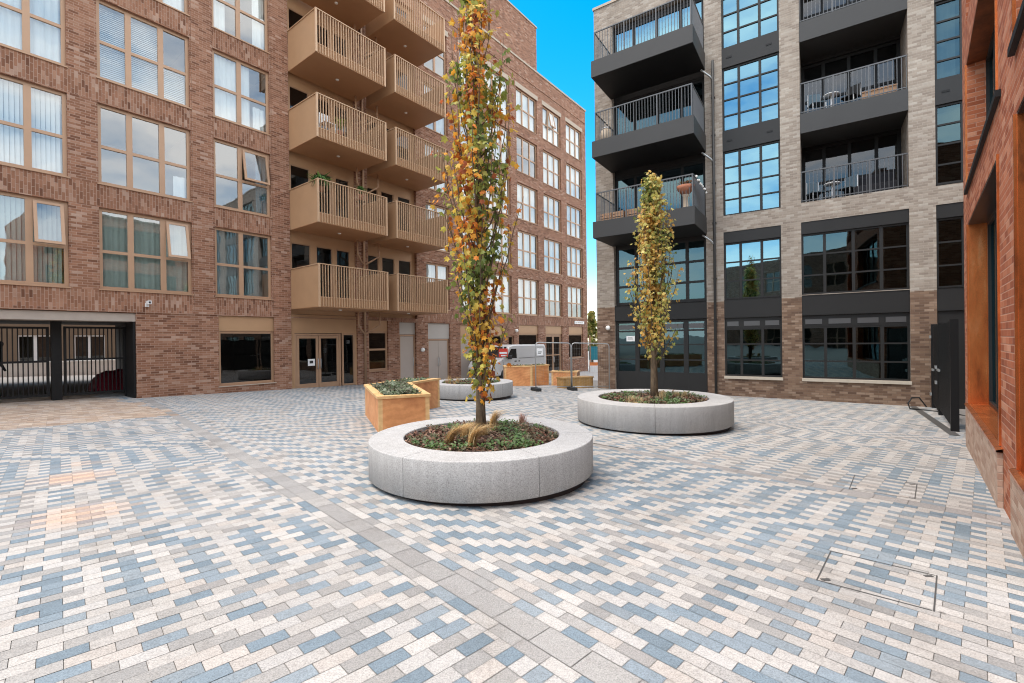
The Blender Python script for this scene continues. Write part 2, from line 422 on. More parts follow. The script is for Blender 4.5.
holes += [(12.71, 13.8, .27, 2.6), (14.46, 15.52, Z0, 2.55, .3), (16.3, 17.9, Z0, 2.55, .2), (18.7, 20.3, Z0, 2.5, .2), (21.0, 22.5, .1, 2.5),
          (23.05, 23.65, .2, 1.9), (24.15, 26.4, .2, 2.6), (27.3, 29.55, Z0, 2.6), (30.5, 32.7, .18, 2.6)]
mb = MB()
facade(mb, -8, 33.45, Z0, 20.05, holes, SB, bands=bands)
# returns, back and roof
D = 12.0
mb.face([(33.45, 0, Z0), (33.45, D, Z0), (33.45, D, 20.05), (33.45, 0, 20.05)], SB)
mb.face([(-8, D, Z0), (-8, 0, Z0), (-8, 0, 20.05), (-8, D, 20.05)], SB)
for a, b, c, e in ((-8, -4, Z0, 20.05), (6.25, 33.45, Z0, 20.05), (-4, 6.25, 2.6, 20.05)):
    mb.face([(b, D, c), (a, D, c), (a, D, e), (b, D, e)], SB)
# passage walls and ceiling
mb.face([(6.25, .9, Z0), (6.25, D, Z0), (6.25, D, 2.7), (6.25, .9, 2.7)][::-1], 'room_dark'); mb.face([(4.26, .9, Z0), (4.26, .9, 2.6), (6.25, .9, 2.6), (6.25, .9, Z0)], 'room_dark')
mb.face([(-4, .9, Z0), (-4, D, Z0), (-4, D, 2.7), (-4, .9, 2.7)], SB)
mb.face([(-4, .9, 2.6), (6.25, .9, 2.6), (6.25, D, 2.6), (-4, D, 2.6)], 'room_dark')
mb.face([(-8, .4, 19.3), (33.45, .4, 19.3), (33.45, D, 19.3), (-8, D, 19.3)], 'roof_membrane')
# set-back top storey
for p in ([(8, 1, 19.3), (28.05, 1, 19.3), (28.05, 1, 24.35), (8, 1, 24.35)], [(28.05, 1, 19.3), (28.05, D - 1, 19.3), (28.05, D - 1, 24.35), (28.05, 1, 24.35)],
          [(8, D - 1, 19.3), (8, 1, 19.3), (8, 1, 24.35), (8, D - 1, 24.35)]): mb.face(p, SB)
mb.face([(8, 1, 24.35), (28.05, 1, 24.35), (28.05, D - 1, 24.35), (8, D - 1, 24.35)], 'roof_membrane')
mb.build('wall', rootA)
# projecting brick piers beside the window columns
mb = MB()
for a, b in ((5.84, 6.45), (8.47, 9.13)): mb.box(a, b, -.025, 0, 2.62 if a < 6 else Z0, 20.0, SB, 'b')
mb.build('pier', rootA)
mb = MB(); mb.box(-8.05, 33.5, -.05, .4, 20.05, 20.17, 'stone_coping'); mb.build('coping', rootA)
mb = MB(); mb.box(7.95, 28.1, .95, D - .9, 24.35, 24.45, 'stone_coping'); mb.build('coping', rootA)
mb = MB(); mb.box(16.0, 33.4, -.03, 0, 19.0, 19.07, SB, 'b'); mb.box(-8, 33.4, -.02, 0, 2.6, 2.63, SB, 'b'); mb.build('string_course', rootA)
for (a, b, n) in farc:
    mb = MB(); mb.box(a - .1, b + .1, -.02, .1, 18.16, 18.45, 'stone_coping'); mb.build('lintel', rootA)
# floor slabs and a spine wall inside, seen through the glass
mb = MB()
for z in (2.85, 6.0, 9.13, 12.26, 15.38, 18.5): mb.box(4.3, 33.4, .35, 4.6, z, z + .25, 'room_slab'); mb.box(-7.9, 4.3, .35, 4.6, z, z + .25, 'room_slab')
for x in (-3.2, .05, 3.1, 6.15, 8.75, 12.43, 15.9, 18.3, 20.75, 23.8, 26.9, 30.0, 33.2): mb.box(x, x + .1, .35, 4.5, 3.1, 18.5, 'render_pale')
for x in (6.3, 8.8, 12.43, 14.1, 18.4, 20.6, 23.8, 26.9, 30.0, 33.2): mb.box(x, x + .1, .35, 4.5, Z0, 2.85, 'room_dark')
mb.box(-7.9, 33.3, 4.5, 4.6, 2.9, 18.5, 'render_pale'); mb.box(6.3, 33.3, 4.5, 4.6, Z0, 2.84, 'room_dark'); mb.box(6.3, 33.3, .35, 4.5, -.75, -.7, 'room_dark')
mb.build('interior_wall', rootA)
# fascia beam over the passage
mb = MB(); mb.box(-4, 4.26, .05, .88, 2.33, 2.58, 'concrete_beam'); mb.build('fascia_beam', rootA)
mb = MB()

V3 = lambda c: (c[0] + .765, c[0] + 1.6)
W, G_, Y = 'curtain_white', 'curtain_green', 'curtain_grey'
# near windows
for ci, c in enumerate(cols3):
    for k, r in enumerate(rows[:4]):
        h = r[0] + 1.14; dr = []; op = None; a, b = c[0] + .08, c[1] - .08; lo, hi = r[0] + .06, r[1] - .06
        if ci == 0:
            dr = [('vertical', (a, b), (lo, hi), W)] if k in (1, 3) else ([('vertical', (a, b), (lo, hi), G_)] if k == 0 else [('curtain', (a, b), (lo, hi), W)])
            if k == 0: op = (2, h)
        else:
            if k == 0: dr = [('curtain', (a, V3(c)[0] + .5), (lo, hi), G_), ('curtain', (V3(c)[0] + .45, b), (lo, hi), G_)]; op = (2, h)
            if k == 1: dr = [('curtain', (V3(c)[1] + .35, b), (lo, lo + .75), W)]
            if k == 2: dr = [('venetian', (a, V3(c)[1]), (lo, hi), W), ('venetian', (V3(c)[1], b), (lo, h), W)]
            if k == 3: dr = [('curtain', (a + .3, b), (lo, hi), W)]
        window(rootA, *c, *r, V3(c), (h,), sill='bronze_frame', drape=dr, opened=op)
for k, r in enumerate(rows[:4]):
    c = col2[0]; h = r[0] + 1.14; a, b = c[0] + .08, c[1] - .08; m = 7.38; lo, hi = r[0] + .06, r[1] - .06
    dr = [[('curtain', (a + .05, m - .12), (lo, hi), Y), ('curtain', (m + .3, b - .3), (lo, hi), Y)], [('curtain', (b - .36, b), (lo + .1, hi), 'blue_fabric')],
          [('curtain', (a, m + .45), (lo, hi), W), ('curtain', (m + .55, b), (lo, lo + .9), W)], [('curtain', (a, a + .45), (lo, hi), W), ('curtain', (b - .4, b), (lo, hi), W)]][k]
    window(rootA, *c, *r, (m,), (h,), sill='bronze_frame', drape=dr, opened=(1, h) if k == 1 else None)
for i, (a, b, n) in enumerate(farc):
    for k, r in enumerate(rows):
        vs = [a + (b - a) * q / n for q in range(1, n)]
        dr = []
        if random.random() < .85: dr = [('curtain', (a + .06, b - .06), (r[0] + .06, r[1] - .06), W)]
        if k == 0 and i >= 4: dr = [('curtain', (a + .06, b - .06), (r[0] + 1.1, r[1] - .06), W)]
        window(rootA, a, b, *r, vs, (r[0] + 1.14,), bar=.12, sill='bronze_frame', drape=dr, opened=(1, r[0] + 1.14) if (k, i) in ((4, 4), (2, 2)) else None)
# ground floor openings
GS = 'glass_shop'
def lintel_panel(a, b, z0, z1, m='bronze_panel', y=.06):
    q = MB(); q.box(a + .004, b - .004, y, y + .06, z0, z1 - .004, m); q.build('lintel_panel', rootA)
window(rootA, 6.57, 8.5, .11, 2.06, gm=GS, edge=.09, sill='stone_coping', name='shop_window'); lintel_panel(6.57, 8.5, 2.06, 2.6)
def door(a, b, z1, leaves, gm, fm='bronze_frame', split=None, hs=(), notice=False, y=.1):
    z0 = gz(*FA.w((a + b) / 2, 0)) - .02
    mb = MB(); e = .08
    mb.box(a, a + e, y, y + .08, z0 - .3, z1, fm); mb.box(b - e, b, y, y + .08, z0 - .3, z1, fm); mb.box(a + e, b - e, y + .002, y + .08, z1 - e, z1, fm)
    xs = [a + e] + [a + (b - a) * q / leaves for q in range(1, leaves)] + [b - e]
    dr = mb.build('door', rootA)
    for i in range(leaves):
        l, r_ = xs[i] + .01, xs[i + 1] - .01; m = MB(); w = .1
        if gm:
            m.box(l, l + w, y + .01, y + .06, z0, z1 - e - .01, fm); m.box(r_ - w, r_, y + .01, y + .06, z0, z1 - e - .01, fm)
            m.box(l + w, r_ - w, y + .012, y + .06, z0, z0 + .2, fm); m.box(l + w, r_ - w, y + .012, y + .06, z1 - e - .12, z1 - e - .01, fm)
            for h in hs: m.box(l + w, r_ - w, y + .014, y + .06, h - .04, h + .04, fm)
        else: m.box(l, r_, y + .01, y + .06, z0, z1 - e - .01, 'grey_door')
        m.build('leaf', dr)
        if gm: g = MB(); g.face([(l + w, y + .035, z0 + .2), (r_ - w, y + .035, z0 + .2), (r_ - w, y + .035, z1 - e - .12), (l + w, y + .035, z1 - e - .12)], gm); g.build('pane', dr)
        hx = (r_ - .05) if i == 0 else (l + .05); hm = MB(); zz = z0 + 1.0
        hm.tube([(hx, y, zz - .2), (hx, y - .06, zz - .2), (hx, y - .06, zz + .2), (hx, y, zz + .2)], .016, 'galvanised', 6); hm.build('handle', dr)
    if notice:
        m = MB(); m.box(xs[1] - .46, xs[1] - .16, y + .02, y + .03, z0 + .92, z0 + 1.2, 'white_paint'); m.box(xs[1] - .39, xs[1] - .24, y + .017, y + .02, z0 + 1.02, z0 + 1.13, 'ink'); m.build('notice', dr)
    return dr
door(9.32, 11.36, 1.98, 2, GS, notice=True)
window(rootA, 11.42, 12.06, -.28, 2.0, gm=GS, edge=.08, name='side_light'); lintel_panel(9.15, 12.15, 2.0, 2.75, y=.1)
for xa, xb in ((9.15, 9.32), (12.06, 12.15)): q = MB(); q.box(xa, xb, .1, .18, Z0, 2.0, 'bronze_panel'); q.build('door_surround', rootA)
window(rootA, 12.71, 13.8, .27, 2.1, hs=(1.25,), gm=GS, sill='bronze_frame', name='shop_window'); lintel_panel(12.71, 13.8, 2.1, 2.6)
door(14.5, 15.5, 1.95, 1, None); lintel_panel(14.46, 15.52, 1.96, 2.55, 'grey_vent', .12)
door(16.34, 17.86, 1.72, 2, None); lintel_panel(16.3, 17.9, 1.73, 2.55, 'grey_vent', .08)
door(18.74, 20.26, 1.9, 2, None); lintel_panel(18.7, 20.3, 1.9, 2.5, 'bronze_panel', .08)
window(rootA, 21.0, 22.5, .1, 1.95, gm=GS, name='shop_window'); lintel_panel(21.0, 22.5, 1.95, 2.5)
window(rootA, 23.05, 23.65, .2, 1.9, gm=GS, name='shop_window')
window(rootA, 24.15, 26.4, .2, 2.03, gm=GS, name='shop_window'); lintel_panel(24.15, 26.4, 2.03, 2.6)
door(27.34, 29.5, 2.03, 2, GS, hs=(.5,)); lintel_panel(27.3, 29.55, 2.03, 2.6)
window(rootA, 30.5, 32.7, .18, 2.03, gm=GS, sill='pale_sill', name='shop_window'); lintel_panel(30.5, 32.7, 2.03, 2.6)
# bronze cladding with window strips behind the balconies
lev = [2.93, 6.05, 9.19, 12.3, 15.42]
for (a, b, xs) in ((9.15, 12.15, [(9.26, 10.08), (10.32, 11.06), (11.24, 11.9)]), (12.72, 15.6, [(12.82, 13.42), (13.6, 14.34), (14.58, 15.36)])):
    mb = MB(); hs = [(p, q, z + .42, z + 2.7) for z in lev for p, q in xs]
    facade(mb, a, b, 2.76, 18.3, hs, 'bronze_panel', y=.16, depth=.06)
    cp = mb.build('cladding', rootA)
    for z in lev:
        for p, q in xs: window(rootA, p, q, z + .42, z + 2.7, y=.17, edge=.04, gm='glass_shop', name='balcony_window')
    for li, z in enumerate(lev):
        f0 = -2.08; bm = MB(); aa, bb = (9.15, 12.2) if a < 10 else (12.73, 15.67)
        bm.box(aa + .03, bb - .03, f0 + .05, -.002, z + .02, z + .34, 'bronze_panel'); bm.box(aa, bb, f0 + .02, -.004, z, z + .018, 'bronze_soffit')
        # solid side panels
        bm.box(aa, aa + .025, f0 + .03, -.006, z + .02, z + 1.56, 'bronze_panel'); bm.box(bb - .025, bb, f0 + .03, -.006, z + .02, z + 1.56, 'bronze_panel')
        bl = bm.build('balcony', rootA)
        rm = MB(); n = 27
        for i in range(n + 1):
            x = aa + .035 + (bb - aa - .07) * i / n; rm.box(x - .011, x + .011, f0 - .02, f0 + .035, z + .02, z + 1.57, 'bronze_fin')
        for x in (aa, bb): rm.box(x - .03, x + .03, f0 - .03, f0 + .03, z - .005, z + 1.57, 'bronze_fin')
        rm.box(aa - .03, bb + .03, f0 - .035, f0 + .045, z + 1.57, z + 1.6, 'white_metal' if li == 9 else 'bronze_fin')
        for x in (aa, bb): rm.box(x - .028, x + .028, f0 + .05, -.01, z + 1.565, z + 1.595, 'bronze_fin')
        rm.box(aa + .03, bb - .03, f0 + .036, f0 + .05, z + .34, z + .38, 'bronze_fin')
        rm.build('railing', bl)
        lm = MB(); lm.lathe([(.001, z - .03), (.06, z - .028), (.07, z)], (aa + bb) / 2, -1.0, 'lamp_white', 12); lm.build('soffit_light', bl)
# branching rainwater pipe between the two balcony stacks
mb = MB(); px = 12.44
mb.tube([(px, -.12, -.5), (px, -.12, 18.0)], .055, 'bronze_frame', 10)
for z in (1.95, 5.05, 8.2, 11.3, 14.4):
    mb.tube([(px, -.12, z), (px - .28, -.25, z + .2), (px - .55, -.45, z + .42), (px - .55, -.45, z + 1.1)], .04, 'bronze_frame', 8)
    mb.tube([(px, -.12, z), (px + .28, -.25, z + .2), (px + .55, -.45, z + .42), (px + .55, -.45, z + 1.1)], .04, 'bronze_frame', 8)
mb.build('rainwater_pipe', rootA)

# things fixed on or standing in front of the brown building
def onA(x, y, z): p = FA.w(x, y); return (p[0], p[1], z)
t = thing('security_camera', 'small white security camera on the brown brick wall above the gated passage', 'camera', onA(4.54, 0, 2.86), FA.rot)
m = MB(); m.box(-.05, .05, -.03, -.002, -.06, .06, 'white_paint'); m.tube([(0, -.03, 0), (0, -.12, .03)], .02, 'white_paint', 6); m.build('bracket', t)
m = MB(); m.box(-.05, .05, -.3, -.08, .01, .12, 'white_paint'); m.box(-.035, .035, -.303, -.3, .025, .1, 'ink'); m.build('housing', t, bevel=.008)
for (x, z, lb) in ((15.85, 1.17, 'round white wall lamp on the brick pier left of the grey door'), (23.78, 2.22, 'round white wall lamp above the roof of the silver van')):
    t = thing('wall_lamp', lb, 'lamp', onA(x, 0, z), FA.rot, 'round wall lamps')
    m = MB(); m.box(-.07, .07, -.05, -.002, -.07, .07, 'galvanised'); m.build('base', t)
    m = MB(); m.sphere((0, -.1, 0), .11, 'lamp_white', 12); m.build('globe', t)
t = thing('street_sign', 'small white street name plate on the far corner of the brown building', 'sign', onA(32.1, 0, 2.93), FA.rot)
m = MB(); m.box(-.75, .75, -.03, -.004, -.11, .11, 'white_paint'); m.build('plate', t)
m = MB()
for i, w in enumerate((.1, .07, .12, .09, .11, .08, .1)): m.box(-.6 + i * .17, -.6 + i * .17 + w, -.033, -.03, -.045, .045, 'grey_door')
m.build('lettering', t)

# ---- gate and what shows through the passage
def gate_leaf(parent, x0, x1, z0, z1, zm, y, fm='black_metal', step=.095, bar=.013):
    m = MB(); r = .03
    for zz in (z0, zm, z1): m.box(x0, x1, y - r, y + r, zz - r, zz + r, fm)
    for xx in (x0, x1): m.box(xx - r, xx + r, y - r - .002, y + r + .002, z0 - r, z1 + r, fm)
    n = int((x1 - x0) / step)
    for i in range(1, n): xx = x0 + (x1 - x0) * i / n; m.box(xx - bar, xx + bar, y - bar, y + bar, z0, z1, fm)
    return m.build('gate_leaf', parent)
gp = onA(2.62, 1.0, gz(*FA.w(2.62, 1.0)))
t = thing('passage_gate', 'black barred double gate closing the passage under the brown building', 'gate', gp, FA.rot); zb = gp[2]
gate_leaf(t, .17, 1.55, .16 - zb - .02, 2.15 - zb, 1.18 - zb, 0); gate_leaf(t, -1.4, -.2, .18 - zb - .02, 2.13 - zb, 1.15 - zb, 0)
m = MB(); m.box(1.578, 1.632, -.95, -.12, -.3, 2.32 - zb, 'black_metal'); m.build('gate_post', t)
for xx, w in ((-.02, .11), (1.62, .05), (-1.48, .05)):
    m = MB(); m.box(xx - w, xx + w, -.09, .09, -.3, 2.33 - zb, 'black_metal'); m.build('gate_post', t)
cb = thing('rear_building', 'pale rear building with dark windows seen through the barred passage gate', 'building', onA(0, 24, 0), FA.rot)
m = MB(); hh = [(-9 + 2.6 * i, -7.4 + 2.6 * i, .4 + 3 * k, 2.3 + 3 * k) for i in range(8) for k in range(3)]
facade(m, -12, 14, Z0, 10, hh, 'rear_render', depth=.2); m.box(-12, 14, .25, 6, Z0, 10, 'rear_render', 'd'); m.build('wall', cb)
for i, h in enumerate(hh):
    if h[2] < 1: window(cb, *h, (sum(h[:2]) / 2,), (), y=.08, fm='white_paint', gm='glass_shop')
t = thing('low_wall', 'long low white wall in the yard beyond the passage gate', 'wall', onA(0, 17, 0), FA.rot); m = MB(); m.box(-8, 9.5, 0, .3, -.6, .7, 'white_wall'); m.build('wall_body', t)
m = MB(); m.box(-8.05, 9.55, -.04, .34, .7, .76, 'white_wall'); m.build('wall_cap', t)
t = thing('covered_heap', 'dark red tarpaulin covered heap behind the passage gate', 'tarpaulin', onA(4.5, 4.2, gz(*FA.w(4.5, 4.2))), FA.rot)
m = MB(); N = 14; vs = []; fs = []
for j in range(N + 1):
    for i in range(N + 1):
        u, v = i / N * 2 - 1, j / N * 2 - 1; e = max(abs(u), abs(v)) ** 3
        h_ = (1 - e) * (.7 + .3 * max(0, u)) + .10 * noise.noise((u * 2.3, v * 2.3, 1)); vs.append((u * .6, v * .6, max(0, h_)))
for j in range(N):
    for i in range(N): a = j * (N + 1) + i; fs.append((a, a + 1, a + N + 2, a + N + 1))
m.mesh(vs, fs, 'maroon_cover', True); m.build('cover', t)

# ---- potted plants and furniture on the bronze balconies
def plant_mesh(m, n, h, spread, cols, droop=0, lw=.03):
    for i in range(n):
        a = random.random() * 6.283; s = random.uniform(.3, 1) * spread; hh = h * random.uniform(.5, 1)
        p = [Vector((0, 0, 0)), Vector((math.cos(a) * s * .5, math.sin(a) * s * .5, hh * .75)), Vector((math.cos(a) * s, math.sin(a) * s, hh * (1 - droop * random.random())))]
        sd = Vector((-math.sin(a), math.cos(a), 0)) * lw; c = random.choice(cols)
        m.face([p[0] - sd * .4, p[0] + sd * .4, p[1] + sd, p[1] - sd], 'leaf', col=c); m.face([p[1] - sd, p[1] + sd, p[2] + sd * .1, p[2] - sd * .1], 'leaf', col=c)
GR = [(.05, .12, .03), (.09, .19, .04), (.04, .09, .03), (.16, .24, .06)]; YG = [(.3, .36, .04), (.2, .3, .05), (.4, .42, .08)]
def potted(name, label, pos, h, spread, cols, pot='terracotta', n=60, droop=.6, ph=.25, lw=.03):
    t = thing(name, label, 'plant', pos, 0, 'potted plants on the bronze balconies')
    m = MB(); m.lathe([(.001, 0), (.1, 0), (.14, ph), (.12, ph), (.11, ph - .03), (.001, ph - .03)], 0, 0, pot, 14); m.build('pot', t)
    m = MB(); plant_mesh(m, n, h, spread, cols, droop, lw); m.build('foliage', t, (0, 0, ph - .03))
potted('potted_plant', 'yellow green potted plant behind the railing of a left hand bronze balcony', onA(10.25, -1.8, 9.56), .75, .3, YG)
potted('potted_plant', 'bushy green plant spilling over the left corner of a bronze balcony', onA(9.42, -1.75, 7.22), .6, .55, GR, n=120, droop=1.2, lw=.035)
potted('potted_plant', 'small green plant rising above a bronze railing near the rainwater pipe', onA(11.15, -1.8, 7.3), .5, .35, GR, n=70)
for pos in (onA(9.42, -1.75, 6.4), onA(11.15, -1.8, 6.4)):
    t = thing('plant_stand', 'dark stand under the plant at the balcony corner' if pos == onA(9.42, -1.75, 6.4) else 'dark stand under the plant beside the rainwater pipe', 'stand', pos, FA.rot)
    hh = (7.22 if pos == onA(9.42, -1.75, 6.4) else 7.3) - 6.4
    m = MB(); m.box(-.16, .16, -.16, .16, hh - .03, hh - .003, 'black_metal'); m.build('top', t)
    for sx in (-.14, .14):
        for sy in (-.14, .14): m = MB(); m.box(sx - .01, sx + .01, sy - .01, sy + .01, 0, hh - .03, 'black_metal'); m.build('leg', t)
def garden_chair(label, pos, rot, mat, group=None, frame='white_paint'):
    t = thing('balcony_chair', label, 'chair', pos, rot, group)
    m = MB(); m.box(-.22, .22, -.22, .22, .43, .46, mat); m.build('seat', t, bevel=.008)
    m = MB(); m.box(-.22, .22, .2, .23, .5, .9, mat); m.build('backrest', t, bevel=.008)
    for sx in (-.2, .2):
        for sy in (-.2, .2): m = MB(); m.tube([(sx * 1.05, sy * 1.05, 0), (sx, sy, .43 if sy < 0 else .88)], .014, frame, 6); m.build('leg', t)
garden_chair('white chair behind the bars of a left hand bronze balcony beside the yellow green plant', onA(9.85, -1.6, 9.56), FA.rot, 'white_paint')
# ================================================================== grey-buff building with black windows
rootB = thing('apartment_building', 'buff brick apartment building with black framed windows and charcoal balconies on the right', 'building', (*FB.o, 0), FB.rot)
XL, XR, TOP, DB_ = -8.13, 24.0, 15.85, 6.0  # right end extended out of view so windows opposite mirror wall, not sky
bh = [(-7.33, -3.65, Z0, 2.35, .2), (-7.33, -3.65, 3.0, 14.9, .3)]
bh += [(-3.04, -1.18, .18, 2.33), (-3.04, -1.18, 3.02, 5.53), (-3.04, -1.18, 6.14, 14.9)]
bh += [(-.58, 2.26, .18, 2.33), (-.58, 2.26, 3.04, 5.53), (-.58, 2.26, 6.2, 14.9, 1.7)]
bh += [(2.88, 4.74, Z0, 2.33), (2.88, 4.74, 3.02, 5.53), (2.88, 4.74, 6.1, 14.9)]
bh += [(5.5, 8.4, .18, 2.33), (5.5, 8.4, 3.04, 5.53), (5.5, 8.4, 6.2, 14.9)]
for q in (10, 14.5, 19): bh += [(q, q + 3, .18, 2.33), (q, q + 3, 3.04, 5.53), (q, q + 3, 6.2, 14.9)]
spb = [(-7.33, -3.65), (-3.04, -1.18), (-.58, 2.26), (2.88, 4.74), (5.5, 8.4)]
bh += [(a, b, 2.33 if a > -7 else 2.35, 3.0 if a < -7 else 3.02, .1) for a, b in spb]
bb = [(XL, XR, Z0, 2.96, 'brick_umber', False), (-.58, 2.26, 5.53, 6.2, 'brick_buff', False)]
m = MB(); facade(m, XL, XR, Z0, TOP, bh, 'brick_buff', bands=bb, depth=.14)
for z0, z1, mt in ((Z0, 2.96, 'brick_umber'), (2.96, TOP, 'brick_buff')):
    m.face([(XL, DB_, z0), (XL, 0, z0), (XL, 0, z1), (XL, DB_, z1)], mt); m.face([(XR, 0, z0), (XR, DB_, z0), (XR, DB_, z1), (XR, 0, z1)], mt)
    m.face([(XR, DB_, z0), (XL, DB_, z0), (XL, DB_, z1), (XR, DB_, z1)], mt)
m.box(XL + .02, XR, DB_ + .003, 36, Z0, 3.0, 'brick_umber', 'df'); m.face([(XL, .3, 15.2), (XR, .3, 15.2), (XR, DB_, 15.2), (XL, DB_, 15.2)], 'roof_membrane')  # unseen low rear wing, added to darken reflections in the far ground floor windows
m.build('wall', rootB)
m = MB(); m.box(XL - .04, XR, -.04, .35, TOP, TOP + .1, 'stone_coping'); m.build('coping', rootB)
m = MB()
for z in (2.5, 5.75, 8.65, 11.75, 14.9): m.box(XL + .3, XR - .1, 1.8, 5.8, z, z + .25, 'room_slab')
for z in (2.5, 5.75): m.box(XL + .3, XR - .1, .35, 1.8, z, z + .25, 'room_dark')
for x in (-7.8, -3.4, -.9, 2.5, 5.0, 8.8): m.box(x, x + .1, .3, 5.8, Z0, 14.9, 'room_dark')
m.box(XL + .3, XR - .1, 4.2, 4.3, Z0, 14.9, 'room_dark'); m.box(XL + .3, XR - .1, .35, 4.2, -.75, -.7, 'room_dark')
m.build('interior_wall', rootB)
BF, BG, BL = 'charcoal_panel', 'glass_grey_block', 'glass_grey_low'
def spandrel(a, b, z0, z1, y=.02, vents=False):
    m = MB(); m.box(a + .003, b - .003, y, y + .08, z0 + .003, z1 - .003, BF); o = m.build('spandrel_panel', rootB)
    if vents:
        for f in (.13, .83):
            x = a + (b - a) * f; v = MB(); v.box(x - .09, x + .09, y - .012, y, z0 + (z1 - z0) * .45, z0 + (z1 - z0) * .45 + .06, 'black_metal'); v.build('vent', o)
def grid(a, b, z0, z1, vs, hs, gm, y=.08, drape=None, bar=.085, hbar=.05): return window(rootB, a, b, z0, z1, vs, hs, y=y, fm=BF, gm=gm, bar=bar, edge=.06, hbar=hbar, drape=drape)
for a, b, vs in ((-3.04, -1.18, (-2.48, -1.79)), (-.58, 2.26, (.08, .86, 1.58)), (2.88, 4.74, (3.5, 4.12)), (5.5, 8.4, (6.2, 6.95, 7.7))):
    spandrel(a, b, 2.33, 3.02)
    w = grid(a, b, .18, 1.95, vs, (.77, 1.36), BL) if a != 2.88 else None
    if w:
        s = MB(); s.box(a - .02, b + .02, -.05, .1, .08, .178, 'pale_sill'); s.build('sill', w)
        s = MB(); s.box(a, b, .07, .16, 1.95, 2.33, 'charcoal_panel')
        xs = [a, *vs, b]
        for i in range(len(xs) - 1): s.box(xs[i] + .09, xs[i + 1] - .09, .055, .07, 2.03, 2.2, 'grey_rail')
        s.build('vent_strip', w)
    else: spandrel(a, b, -1.0, 2.33, .06)
    grid(a, b, 3.02 if a != -.58 and a != 5.5 else 3.04, 5.12, vs, (3.70, 4.4), BL if a > -1 else BG)
    spandrel(a, b, 5.12, 5.53)
for q in (10, 14.5, 19):
    for z0, z1 in ((.18, 2.33), (3.04, 5.53), (6.2, 8.54), (9.28, 11.64), (12.36, 14.88)): grid(q, q + 3, z0, z1, (q + .75, q + 1.5, q + 2.25), ((z0 + z1) / 2,), BL)
    for z0, z1 in ((8.54, 9.28), (11.64, 12.36)): spandrel(q, q + 3, z0, z1)
for a, b, vs in ((-3.04, -1.18, (-2.48, -1.79)), (2.88, 4.74, (3.5, 4.12)), (5.5, 8.4, (6.2, 6.95, 7.7))):
    for z0, z1 in ((6.14, 8.54), (9.28, 11.64), (12.36, 14.88)):
        d = (z1 - z0) / 4; dr = None
        if a == 2.88 and z0 == 9.28: dr = [('curtain', (a + .08, a + .5), (z0 + .05, z1 - .05), 'curtain_green')]
        grid(a, b, z0, z1, vs, (z0 + d, z0 + 2 * d, z0 + 3 * d), BG if a < 2 else BL, drape=dr)
    for z0, z1 in ((8.54, 9.28), (11.64, 12.36)): spandrel(a, b, z0, z1, vents=True)
# recessed balconies
for i, z in enumerate((6.2, 9.24, 12.37)):
    m = MB()
    if i: m.box(-.575, 2.255, -.02, 1.68, z - .67, z, 'charcoal_fascia')
    else: m.box(-.575, 2.255, .005, 1.68, z - .4, z, 'charcoal_fascia', 'f')
    bl = m.build('balcony', rootB)
    r = MB(); r.box(-.57, 2.25, .05, .09, z + 1.04, z + 1.08, 'grey_rail'); r.box(-.57, 2.25, .055, .085, z + .06, z + .09, 'grey_rail')
    for k in range(26): x = -.55 + 2.78 * k / 25; r.box(x - .009, x + .009, .06, .08, z, z + 1.04, 'grey_rail')
    for x in (.37, 1.3): r.box(x - .02, x + .02, .045, .095, z, z + 1.04, 'grey_rail')
    r.build('railing', bl)
    window(rootB, -.575, 2.255, z + .02, z + 2.35, (.1, .85, 1.6), (z + 1.0,), y=1.55, fm='black_metal', gm='glass_shop', bar=.1, edge=.1, name='balcony_window')
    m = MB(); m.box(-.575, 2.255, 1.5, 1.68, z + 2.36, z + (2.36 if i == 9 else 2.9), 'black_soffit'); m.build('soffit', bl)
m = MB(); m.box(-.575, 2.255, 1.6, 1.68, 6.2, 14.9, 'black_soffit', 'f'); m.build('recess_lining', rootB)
# projecting balconies of the left bay
for z in (5.53, 8.66, 11.78):
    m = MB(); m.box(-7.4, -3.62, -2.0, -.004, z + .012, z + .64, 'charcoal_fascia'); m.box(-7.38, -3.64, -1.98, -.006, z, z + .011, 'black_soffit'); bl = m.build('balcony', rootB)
    r = MB(); zt = z + 1.78
    r.box(-7.3, -3.68, -1.93, -1.89, zt - .04, zt, 'grey_rail')
    for k in range(34): x = -7.28 + 3.58 * k / 33; r.box(x - .009, x + .009, -1.92, -1.9, z + .64, zt - .04, 'grey_rail')
    for xx in (-7.3, -3.7):
        r.box(xx, xx + .03, -1.89, -.01, zt - .04, zt, 'grey_rail')
        for k in range(17): y = -1.86 + 1.82 * k / 16; r.box(xx + .005, xx + .025, y - .009, y + .009, z + .64, zt - .04, 'grey_rail')
    for k in (0, 11, 22, 33): x = -7.28 + 3.58 * k / 33; r.box(x - .02, x + .02, -1.93, -1.885, z + .64, zt - .042, 'grey_rail')
    r.build('railing', bl)
    window(rootB, -7.33, -3.65, z + .68, z + 2.95, (-6.45, -5.5, -4.55), (z + 1.15,) if z > 11 else (), y=.22, fm='black_metal', gm=BG if z > 11 else BL, bar=.12, edge=.12, name='balcony_window',
           drape=[('curtain', (-7.2, -4.6), (z + .75, z + 2.4), 'curtain_white')] if z > 11 else None)
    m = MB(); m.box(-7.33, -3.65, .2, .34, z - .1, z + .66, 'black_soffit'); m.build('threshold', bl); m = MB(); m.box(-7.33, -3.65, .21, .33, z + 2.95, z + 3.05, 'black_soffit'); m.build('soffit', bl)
window(rootB, -7.33, -3.65, 3.02, 5.5, (-6.45, -5.35, -4.4), (3.8, 4.6), y=.2, fm=BF, gm=BL, bar=.12, edge=.12, name='balcony_window')
spandrel(-7.33, -3.65, 2.35, 3.0, .03)
dz = -.62
